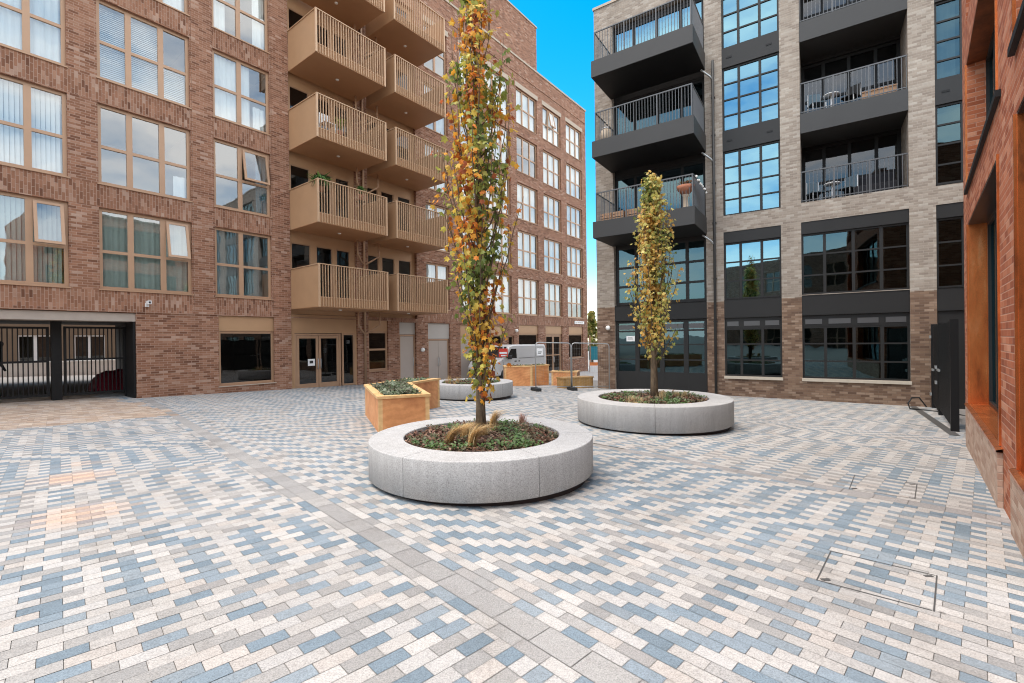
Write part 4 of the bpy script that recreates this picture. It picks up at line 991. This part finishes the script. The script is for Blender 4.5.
# ================================================================== trees
LOBES = [(0, 1.), (22, .56), (50, .86), (80, .46), (112, .6), (150, .3), (180, .36)]
def leaf(m, p, size, nrm, tipdir, col):
    n = nrm.normalized(); t = (tipdir - n * tipdir.dot(n)); t = t.normalized() if t.length > 1e-3 else n.orthogonal(); s = n.cross(t)
    for sg in (1, -1):
        pts = []
        for a, r in LOBES:
            c, q = math.cos(R(a)) * r, math.sin(R(a)) * r * sg; pts.append(p + (t * c + s * q - n * abs(q) * .28) * size)
        m.face(pts if sg < 0 else pts[::-1], 'leaf', col=col)
def tree(label, x, y, zb, height, trunk_r, first, nbr, rmax, nleaf, lsize, cols, seed, name='columnar_tree', group=None, bare=.0, topthin=1.0, blen=(1.5, 2.3)):
    rt = random.Random(seed); t = thing(name, label, 'tree', (x, y, zb), 0, group)
    tr = MB(); n = 14; path = []; rad = []
    for i in range(n + 1):
        s = i / n; path.append((.03 * math.sin(s * 5 + seed) * s, .03 * math.cos(s * 4 + seed) * s, height * .97 * s)); rad.append(trunk_r * (1 - .88 * s) * (1.25 if i == 0 else 1))
    tr.tube(path, rad, 'bark', 10); tr.build('trunk', t)
    prof = lambda z: min(1, .35 + 1.6 * max(0, z / height - .08)) * (1 - .82 * max(0, (z / height - .45) / .55) ** 1.4)
    br = MB(); segs = []
    for i in range(nbr):
        s = (i + rt.random()) / nbr; z0 = first * .8 + (height * .86 - first * .8) * s; a = i * 2.4 + rt.gauss(0, .4); ro = rmax * rt.uniform(.4, 1) ; ln = min(rt.uniform(*blen) * (.55 + .45 * min(1, s * 4)) * (1 - .45 * s), height * .99 - z0)
        P = [Vector((math.cos(a) * ro * prof(z0 + ln * q) * q ** .55 + rt.gauss(0, .012), math.sin(a) * ro * prof(z0 + ln * q) * q ** .55 + rt.gauss(0, .012), z0 + ln * q)) for q in (0, .12, .3, .5, .75, 1)]
        b0 = trunk_r * .27 * (1 - .6 * s); br.tube(P, [b0, b0 * .8, b0 * .65, b0 * .5, b0 * .35, b0 * .15], 'bark', 5); segs.append((P, s))
    br.build('limb', t)['kind'] = 'stuff'
    cr = MB(); zmax = height
    for i in range(nleaf):
        P, s = rt.choice(segs); q = rt.random() ** .8 * (len(P) - 1); k = min(int(q), len(P) - 2); p = P[k].lerp(P[k + 1], q - k); p.x *= rt.uniform(.7, 1.15); p.y *= rt.uniform(.7, 1.15)
        p = p + Vector((rt.gauss(0, .06), rt.gauss(0, .06), rt.gauss(0, .06)))
        if p.z < first or p.z > height or rt.random() < bare * (p.z / height): continue
        if p.z > height * .75 and rt.random() > topthin: continue
        o = Vector((p.x, p.y, 0)); o = o.normalized() if o.length > .02 else Vector((1, 0, 0))
        nr = o * .7 + Vector((rt.gauss(0, .6), rt.gauss(0, .6), rt.gauss(.35, .5))); td = Vector((rt.gauss(0, .6), rt.gauss(0, .6), -.8)) + o * .5
        h_ = noise.noise((p.x * 3 + seed, p.y * 3, p.z * 1.6)); idx = max(0, min(len(cols) - 1, int((h_ * .8 + .5) * len(cols) + rt.gauss(0, 1.7)))); c = Vector(cols[idx]) * rt.uniform(.75, 1.2)
        leaf(cr, p, lsize * rt.uniform(.6, 1.15), nr, td, c)
    cr.build('crown', t); return t
COL1 = [(.14, .19, .05), (.3, .34, .08), (.36, .38, .08), (.5, .46, .1), (.74, .54, .1), (.8, .38, .05), (.74, .24, .04), (.42, .12, .05), (.7, .45, .08)]
COL2 = [(.2, .25, .07), (.36, .38, .1), (.55, .5, .14), (.68, .6, .22), (.68, .52, .15), (.72, .47, .12), (.66, .37, .1)]
tree('tall slim autumn tree with orange yellow and green leaves in the large foreground planter', -.42, 6.07, z1 - .1, 6.55, .066, .52, 80, .64, 3900, .066, COL1, 5, topthin=.5)
tree('shorter slim tree with yellow green leaves in the planter before the buff brick building', 3.2, 10.45, z2 - .1, 5.15, .085, .95, 62, .72, 4200, .065, COL2, 9)

# ================================================================== wooden planters and bench
def inset(poly, d):
    n = len(poly); out = []
    ar = sum(poly[i][0] * poly[(i + 1) % n][1] - poly[(i + 1) % n][0] * poly[i][1] for i in range(n)); sg = 1 if ar > 0 else -1
    for i in range(n):
        a, b, c = Vector(poly[i - 1]), Vector(poly[i]), Vector(poly[(i + 1) % n]); d1 = (b - a).normalized(); d2 = (c - b).normalized()
        n1 = Vector((-d1.y, d1.x)) * sg; n2 = Vector((-d2.y, d2.x)) * sg; k = (n1 + n2); k = k / (1 + n1.dot(n2)); out.append(tuple(b + k * d))
    return out
def wood_planter(label, poly, ztop, mats, rim=.15, rim_h=.05):
    c = (sum(p[0] for p in poly) / len(poly), sum(p[1] for p in poly) / len(poly)); g = gz(*c); P = [(p[0] - c[0], p[1] - c[1]) for p in poly]
    ar = sum(P[i][0] * P[(i + 1) % len(P)][1] - P[(i + 1) % len(P)][0] * P[i][1] for i in range(len(P)))
    if ar < 0: P = P[::-1]
    t = thing('wooden_planter', label, 'planter', (*c, g), 0, 'angular wooden planters'); n = len(P); h = ztop - g
    body = inset(P, .03); inner = inset(P, rim)
    for i in range(n):
        a, b = body[i], body[(i + 1) % n]; d = Vector((b[0] - a[0], b[1] - a[1])); L = d.length; d /= L; nn = Vector((-d.y, d.x)) * .02
        z0 = lambda p: gz(p[0] + c[0], p[1] + c[1]) - g - .03
        a_ = Vector(a) + d * .07; b_ = Vector(b) - d * .07
        m = MB(); m.prism([tuple(a_), tuple(b_), tuple(b_ + nn), tuple(a_ + nn)], lambda k: (z0(a), z0(b), z0(b), z0(a))[k], h - rim_h, mats[0]); m.build('side_panel', t)
        m = MB(); q = Vector(a); pp = Vector((body[i - 1][0] - a[0], body[i - 1][1] - a[1])).normalized(); out = -(nn / .02) * .012
        m.prism([tuple(q - (d + pp) * .004 ), tuple(q + d * .075 ), tuple(q + d * .075 + pp * .075), tuple(q + pp * .075)], z0(a), h - rim_h - .002, mats[1]); m.build('corner_post', t)
    m = MB()
    for i in range(n):
        a, b, ci, di = P[i], P[(i + 1) % n], inner[(i + 1) % n], inner[i]
        m.prism([a, b, ci, di], h - rim_h, h, mats[1])
    m.build('rim', t, bevel=0)
    m = MB(); m.face([(p[0], p[1], h - .09) for p in inner], 'soil'); m.build('soil', t)
    def ins():
        for _ in range(60):
            x = rl.uniform(min(p[0] for p in inner), max(p[0] for p in inner)); y = rl.uniform(min(p[1] for p in inner), max(p[1] for p in inner)); k = False
            for i in range(n):
                (x1, y1), (x2, y2) = inner[i], inner[(i + 1) % n]
                if (y1 > y) != (y2 > y) and x < (x2 - x1) * (y - y1) / (y2 - y1) + x1: k = not k
            if k: return (x, y)
    return t, c, ztop, ins
t, c, zt, ins = wood_planter('angled orange timber planter left of the large foreground planter', [(-2.56, 8.72), (-1.6, 9.06), (-2.54, 11.62), (-2.0, 12.95), (-3.0, 12.95), (-3.62, 11.25)], .57, ('ply_orange', 'timber_pale'))
ground_cover('ground_cover', 'dense green ground cover filling the angled timber planter', 'ground cover', *c, zt - .09, ins, 520, [[(.14, .19, .1), (.22, .28, .17), (.28, .32, .22)], [(.19, .22, .14), (.28, .28, .2), (.12, .14, .08)], [(.1, .09, .06), (.2, .17, .12), (.05, .06, .03)]], .075, hgt=.1)
t, c, zt, ins = wood_planter('long orange timber planter in front of the silver van', [(-.38, 20.85), (.9, 21.0), (1.75, 21.75), (1.6, 22.5), (.6, 21.85), (-.45, 21.75)], .44, ('ply_orange', 'timber_pale'))
ground_cover('ground_cover', 'sparse brown green plants in the long timber planter', 'ground cover', *c, zt - .09, ins, 120, GC, .09, hgt=.08)
t, c, zt, ins = wood_planter('lower orange timber planter behind the timber bench', [(1.78, 21.45), (2.95, 21.0), (3.2, 21.7), (1.95, 22.2)], .15, ('ply_orange', 'timber_pale'))
ground_cover('ground_cover', 'few low plants in the lower timber planter behind the bench', 'ground cover', *c, zt - .09, ins, 60, GC, .09, hgt=.06)
t = thing('timber_bench', 'solid weathered timber bench in front of the lower timber planter', 'bench', (2.75, 20.3, gz(2.75, 20.3)), .45)
m = MB()
for k in range(4): m.box(-.78, .78, -.3 + .155 * k, -.3 + .155 * k + .14, .42, .48, 'timber_weathered')
m.build('seat', t)
for x in (-.76, .66): m = MB(); m.box(x, x + .1, -.27, .28, -.05, .418, 'timber_weathered'); m.build('leg', t)
m = MB(); m.box(-.66, .66, -.285, -.25, .0, .415, 'timber_weathered'); m.build('front_board', t)

# ================================================================== van, fence, sign, far things
vx, vy = -.18, 26.65
t = thing('van', 'silver panel van parked along the brown building behind the timber planters', 'van', (vx, vy, gz(vx, vy)), math.atan2(-math.cos(aA), -math.sin(aA)))
prof = [(-2.42, .3), (-2.46, .95), (-2.42, 1.7), (-2.28, 1.92), (.75, 1.95), (1.1, 1.88), (1.72, 1.22), (2.3, 1.02), (2.46, .8), (2.46, .32)]
m = MB(); n = len(prof)
for i in range(n): a, b = prof[i], prof[(i + 1) % n]; m.face([(a[0], -.93, a[1]), (b[0], -.93, b[1]), (b[0], .93, b[1]), (a[0], .93, a[1])], 'van_silver')
m.face([(p[0], -.93, p[1]) for p in prof][::-1], 'van_silver'); m.face([(p[0], .93, p[1]) for p in prof], 'van_silver')
m.build('body', t, bevel=.06)
for s in (-1, 1):
    y0, y1 = (.932, .942) if s > 0 else (-.942, -.932)
    def side(poly, mat, nm):
        q = MB(); o = [(p[0], p[1]) for p in poly]
        for yy, rev in ((y0, s > 0), (y1, s < 0)): q.face([(p[0], yy, p[1]) for p in (o[::-1] if not rev else o)], mat)
        k = len(o)
        for i in range(k): a, b = o[i], o[(i + 1) % k]; q.face([(a[0], y0, a[1]), (b[0], y0, b[1]), (b[0], y1, b[1]), (a[0], y1, a[1])], mat)
        return q.build(nm, t)
    side([(.5, 1.2), (.55, 1.72), (1.0, 1.72), (1.42, 1.24)], 'van_glass', 'side_window')
    side([(-2.3, .5), (-1.8, .5), (-1.8, .58), (-2.3, .58)], 'van_trim', 'side_trim'); side([(-.85, .5), (1.05, .5), (1.05, .58), (-.85, .58)], 'van_trim', 'side_trim')
    side([(-2.2, 1.18), (.3, 1.18), (.3, 1.2), (-2.2, 1.2)], 'van_trim', 'door_rail')
    side([(.52, 1.0), (.7, 1.0), (.7, 1.06), (.52, 1.06)], 'van_trim', 'handle')
    side([(.2, 1.0), (.34, 1.0), (.34, 1.06), (.2, 1.06)], 'van_trim', 'handle')
    m = MB(); m.box(1.2, 1.36, s * 1.06 - .09, s * 1.06 + .09, 1.16, 1.38, 'van_trim'); m.build('wing_mirror', t, bevel=.02)
    m = MB(); m.face([(2.31, s * .9, .98), (2.31, s * .6, .98), (2.475, s * .6, .76), (2.475, s * .9, .76)], 'headlamp'); m.build('headlight', t)
    for x in (1.58, -1.35):
        w = MB(); w.lathe([(.2, -.1), (.31, -.1), (.335, -.07), (.335, .07), (.31, .1), (.2, .1)], 0, 0, 'rubber', 24); o = w.build('wheel', t, (x, s * .85, .335)); o.rotation_euler = (R(90), 0, 0)
        w = MB(); w.lathe([(.001, -.105), (.16, -.1), (.2, -.08), (.2, .08), (.16, .1), (.001, .105)], 0, 0, 'galvanised', 16); w.build('rim', o)
m = MB(); m.face([(1.17, -.78, 1.82), (1.17, .78, 1.82), (1.69, .86, 1.265), (1.69, -.86, 1.265)][::-1], 'van_glass'); m.build('windscreen', t, (.018, 0, .016))
m = MB(); m.box(2.46, 2.49, -.85, .85, .34, .62, 'van_trim'); m.build('bumper', t); m = MB(); m.box(2.47, 2.5, -.5, .5, .7, .82, 'van_trim'); m.build('grille', t)
t = thing('warning_sign', 'red and white sign on a post behind the foreground tree beside the van', 'sign', (-.47, 24.3, gz(-.47, 24.3)), .1)
m = MB(); m.tube([(0, 0, 0), (0, 0, 1.8)], .03, 'galvanised', 8); m.build('post', t)
m = MB(); m.box(-.24, .24, -.05, -.03, 1.25, 1.7, 'red_paint'); m.build('board', t); m = MB(); m.box(-.2, .2, -.056, -.05, 1.42, 1.52, 'white_paint'); m.box(-.12, .2, -.056, -.05, 1.3, 1.36, 'white_paint'); m.build('stripe', t)
def fence(label, a, b, foot):
    A, B = Vector(a), Vector(b); L = (B - A).length; t = thing('fence_panel', label, 'fence', (*a, gz(*a)), math.atan2(B.y - A.y, B.x - A.x), 'temporary mesh fence panels'); dz = gz(*b) - gz(*a); h = 1.93
    m = MB(); r = .12; m.tube([(0, 0, .02), (0, 0, h - r), (.04, 0, h - .03), (r, 0, h), (L - r, 0, h + dz), (L - .04, 0, h - .03 + dz), (L, 0, h - r + dz), (L, 0, .02 + dz)], .021, 'galvanised', 8); m.build('frame', t)
    m = MB(); m.tube([(0, 0, .15), (L, 0, .15 + dz)], .014, 'galvanised', 6)
    k = int(L / .11)
    for i in range(1, k): x = L * i / k; m.box(x - .0009, x + .0009, -.0009, .0009, .15 + dz * i / k, h + dz * i / k, 'galvanised')
    for i in range(1, 8): z = .15 + (h - .15) * i / 8; m.tube([(0, 0, z), (L, 0, z + dz)], .001, 'galvanised', 3)
    m.build('mesh', t)
    m = MB(); m.box(-.11, .11, -.32, .32, 0, .13, 'rubber'); m.build('foot_block', t, bevel=.02)
fence('temporary mesh fence panel seen nearly end on with a small white notice', (.93, 18.4), (2.4, 18.93), True)
fence('temporary mesh fence panel ending at the dark brick corner of the buff building', (2.44, 18.95), (4.06, 19.38), True)
t = thing('notice', 'small white notice hung on the mesh fence', 'notice', (1.09, 18.42, gz(1.1, 18.4)), .35); m = MB(); m.box(-.13, .13, -.03, -.024, 1.42, 1.7, 'white_paint'); m.build('sheet', t)
m = MB(); m.box(-.08, .08, -.034, -.03, 1.54, 1.57, 'ink'); m.box(-.08, .05, -.034, -.03, 1.49, 1.51, 'ink'); m.build('print', t)
tree('yellow green tree far beyond the gap between the buildings', 7.1, 41, gz(7, 41), 5.2, .12, 1.7, 30, 1.25, 1100, .2, [(.2, .24, .05), (.3, .32, .08), (.4, .36, .1), (.5, .4, .12)], 21, name='street_tree', blen=(1.6, 2.4))
t = thing('hoarding', 'teal painted board at the far end of the gap between the buildings', 'board', (6.9, 38, gz(6.9, 38)), .0)
m = MB(); m.box(-.6, .6, -.04, .04, .9, 2.0, 'teal_paint'); m.build('panel', t)
for x in (-.5, .5): m = MB(); m.box(x - .05, x + .05, -.05, .05, 0, 2.9, 'wood_slat'); m.build('post', t)
t = thing('barrier', 'low white and orange road barrier in the far gap', 'barrier', (6.75, 36.2, gz(6.75, 36.2)))
m = MB(); m.prism([(-.7, -.25), (.7, -.25), (.7, .25), (-.7, .25)], 0, .5, 'white_paint'); m.build('base', t); m = MB(); m.box(-.7, .7, -.08, .08, .5, .75, 'orange_paint'); m.build('top', t)

# ---- person behind the gate at the left edge
px_, py_ = FA.w(1.52, 3.2); t = MB()
pj = [((0, 0, .95), .15), ((0, .02, 1.2), .15), ((.02, .06, 1.42), .16), ((.03, .10, 1.52), .06), ((.04, .13, 1.62), .095), ((.04, .13, 1.74), .085),
      ((.1, 0, .88), .09), ((.12, .03, .5), .065), ((.12, -.02, .08), .045), ((.12, .12, .04), .045), ((-.1, 0, .88), .09), ((-.12, .12, .5), .065), ((-.12, .05, .08), .045), ((-.12, .2, .04), .045),
      ((.2, .05, 1.4), .06), ((.27, .02, 1.12), .045), ((.28, .12, .88), .035), ((.28, .16, .8), .03), ((-.18, .05, 1.4), .06), ((-.25, .02, 1.12), .045), ((-.25, .12, .88), .035), ((-.25, .16, .8), .03)]
pe = [(0, 1), (1, 2), (2, 3), (3, 4), (4, 5), (0, 6), (6, 7), (7, 8), (8, 9), (0, 10), (10, 11), (11, 12), (12, 13), (2, 14), (14, 15), (15, 16), (16, 17), (2, 18), (18, 19), (19, 20), (20, 21)]
me = bpy.data.meshes.new('person'); me.from_pydata([p for p, r in pj], pe, []); o = bpy.data.objects.new('person', me); C.objects.link(o); me.materials.append(MATS['dark_cloth'])
sk = o.modifiers.new('Skin', 'SKIN'); o.modifiers.new('Subdiv', 'SUBSURF').levels = 2; o.modifiers['Subdiv'].render_levels = 2
for i, (p, r) in enumerate(pj): me.skin_vertices[0].data[i].radius = (r, r)
me.skin_vertices[0].data[0].use_root = True
o.location = (px_, py_, gz(px_, py_)); o.rotation_euler = (0, 0, FA.rot - 1.3); tag(o, 'person in dark clothes standing behind the passage gate at the left edge', 'person')

# ================================================================== light, sky, camera
sc = bpy.context.scene
w = bpy.data.worlds.new('World'); sc.world = w; w.use_nodes = True; nt = w.node_tree; bg = nt.nodes['Background']
SUN_EL, SUN_AZ = R(70), R(255)
sky = nt.nodes.new('ShaderNodeTexSky'); sky.sky_type = 'NISHITA'; sky.sun_disc = False; sky.sun_elevation = SUN_EL; sky.sun_rotation = SUN_AZ
sky.air_density = 1.0; sky.dust_density = .6; sky.ozone_density = 1.0
hs = nt.nodes.new('ShaderNodeHueSaturation'); hs.inputs['Saturation'].default_value = 1.55; hs.inputs['Hue'].default_value = .485
nt.links.new(sky.outputs[0], hs.inputs['Color'])
tc = nt.nodes.new('ShaderNodeTexCoord'); mp = nt.nodes.new('ShaderNodeMapping'); mp.inputs['Scale'].default_value = (1.6, 1.6, 4.5); nt.links.new(tc.outputs['Generated'], mp.inputs[0])
nz = nt.nodes.new('ShaderNodeTexNoise'); nz.inputs['Scale'].default_value = 2.3; nz.inputs['Detail'].default_value = 7; nz.inputs['Roughness'].default_value = .55; nt.links.new(mp.outputs[0], nz.inputs[0])
cr = nt.nodes.new('ShaderNodeValToRGB'); cr.color_ramp.elements[0].position = .30; cr.color_ramp.elements[1].position = .62; nt.links.new(nz.outputs[0], cr.inputs[0])
mx = nt.nodes.new('ShaderNodeMix'); mx.data_type = 'RGBA'; 
# a clear patch of sky towards the gap between the buildings, broken cloud elsewhere
dp = nt.nodes.new('ShaderNodeVectorMath'); dp.operation = 'DOT_PRODUCT'; nt.links.new(tc.outputs['Generated'], dp.inputs[0]); dp.inputs[1].default_value = (.09, .87, .48)
mr = nt.nodes.new('ShaderNodeMapRange'); mr.inputs[1].default_value = .72; mr.inputs[2].default_value = .93; mr.inputs[3].default_value = 1; mr.inputs[4].default_value = 0; nt.links.new(dp.outputs['Value'], mr.inputs[0])
ml = nt.nodes.new('ShaderNodeMath'); ml.operation = 'MULTIPLY'; nt.links.new(cr.outputs[0], ml.inputs[0]); nt.links.new(mr.outputs[0], ml.inputs[1]); nt.links.new(ml.outputs[0], mx.inputs[0]); nt.links.new(hs.outputs[0], mx.inputs[6]); mx.inputs[7].default_value = (8.4, 8.1, 7.8, 1)
nt.links.new(mx.outputs[2], bg.inputs[0]); bg.inputs[1].default_value = .15
sl = bpy.data.lights.new('Sun', 'SUN'); sl.energy = 1.5; sl.angle = R(42); sl.color = (1, .92, .82); so = bpy.data.objects.new('Sun', sl); C.objects.link(so)
d = Vector((math.sin(SUN_AZ) * math.cos(SUN_EL), math.cos(SUN_AZ) * math.cos(SUN_EL), math.sin(SUN_EL))); so.rotation_euler = d.to_track_quat('Z', 'Y').to_euler(); so.location = d * 60
cam = bpy.data.cameras.new('Camera'); co = bpy.data.objects.new('Camera', cam); C.objects.link(co); cam.sensor_width = 36; cam.lens = 462.674 / 1024 * 36; cam.clip_end = 3000; cam.clip_start = .05
rr, pp = -.0121935, -.0024848
right = Vector((math.cos(rr), -math.sin(rr) * math.sin(pp), math.sin(rr) * math.cos(pp))); fwd = Vector((0, math.cos(pp), math.sin(pp))); up = right.cross(fwd)
M = Matrix((right, up, -fwd)).transposed().to_4x4(); M.translation = (0, 0, H); co.matrix_world = M
sc.camera = co; sc.cycles.filter_width = 1.1
sc.view_settings.view_transform = 'Standard'; sc.view_settings.look = 'None'; sc.view_settings.exposure = 1.28; sc.view_settings.gamma = 1

# brown block on the open side of the square behind the viewer; it shows in the ground floor reflections
t = thing('apartment_building', 'brown brick block behind the viewer mirrored in the dark ground floor windows', 'building', (16, -15, 0), R(180))
m = MB(); hh = [(-.0 + 3.4 * i, 2.0 + 3.4 * i, .3 + 3.15 * k, 2.6 + 3.15 * k) for i in range(11) for k in range(3)]
facade(m, -3, 40, -1.2, 10.2, hh, 'brick_brown', depth=.15); m.box(-3, 40, .2, 9, -1.2, 10.2, 'brick_umber', 'd'); m.build('wall', t)
for h in hh: window(t, *h, (h[0] + 1.0,), (h[2] + 1.1,), y=.1, gm='glass_shop', edge=.08, bar=.1)
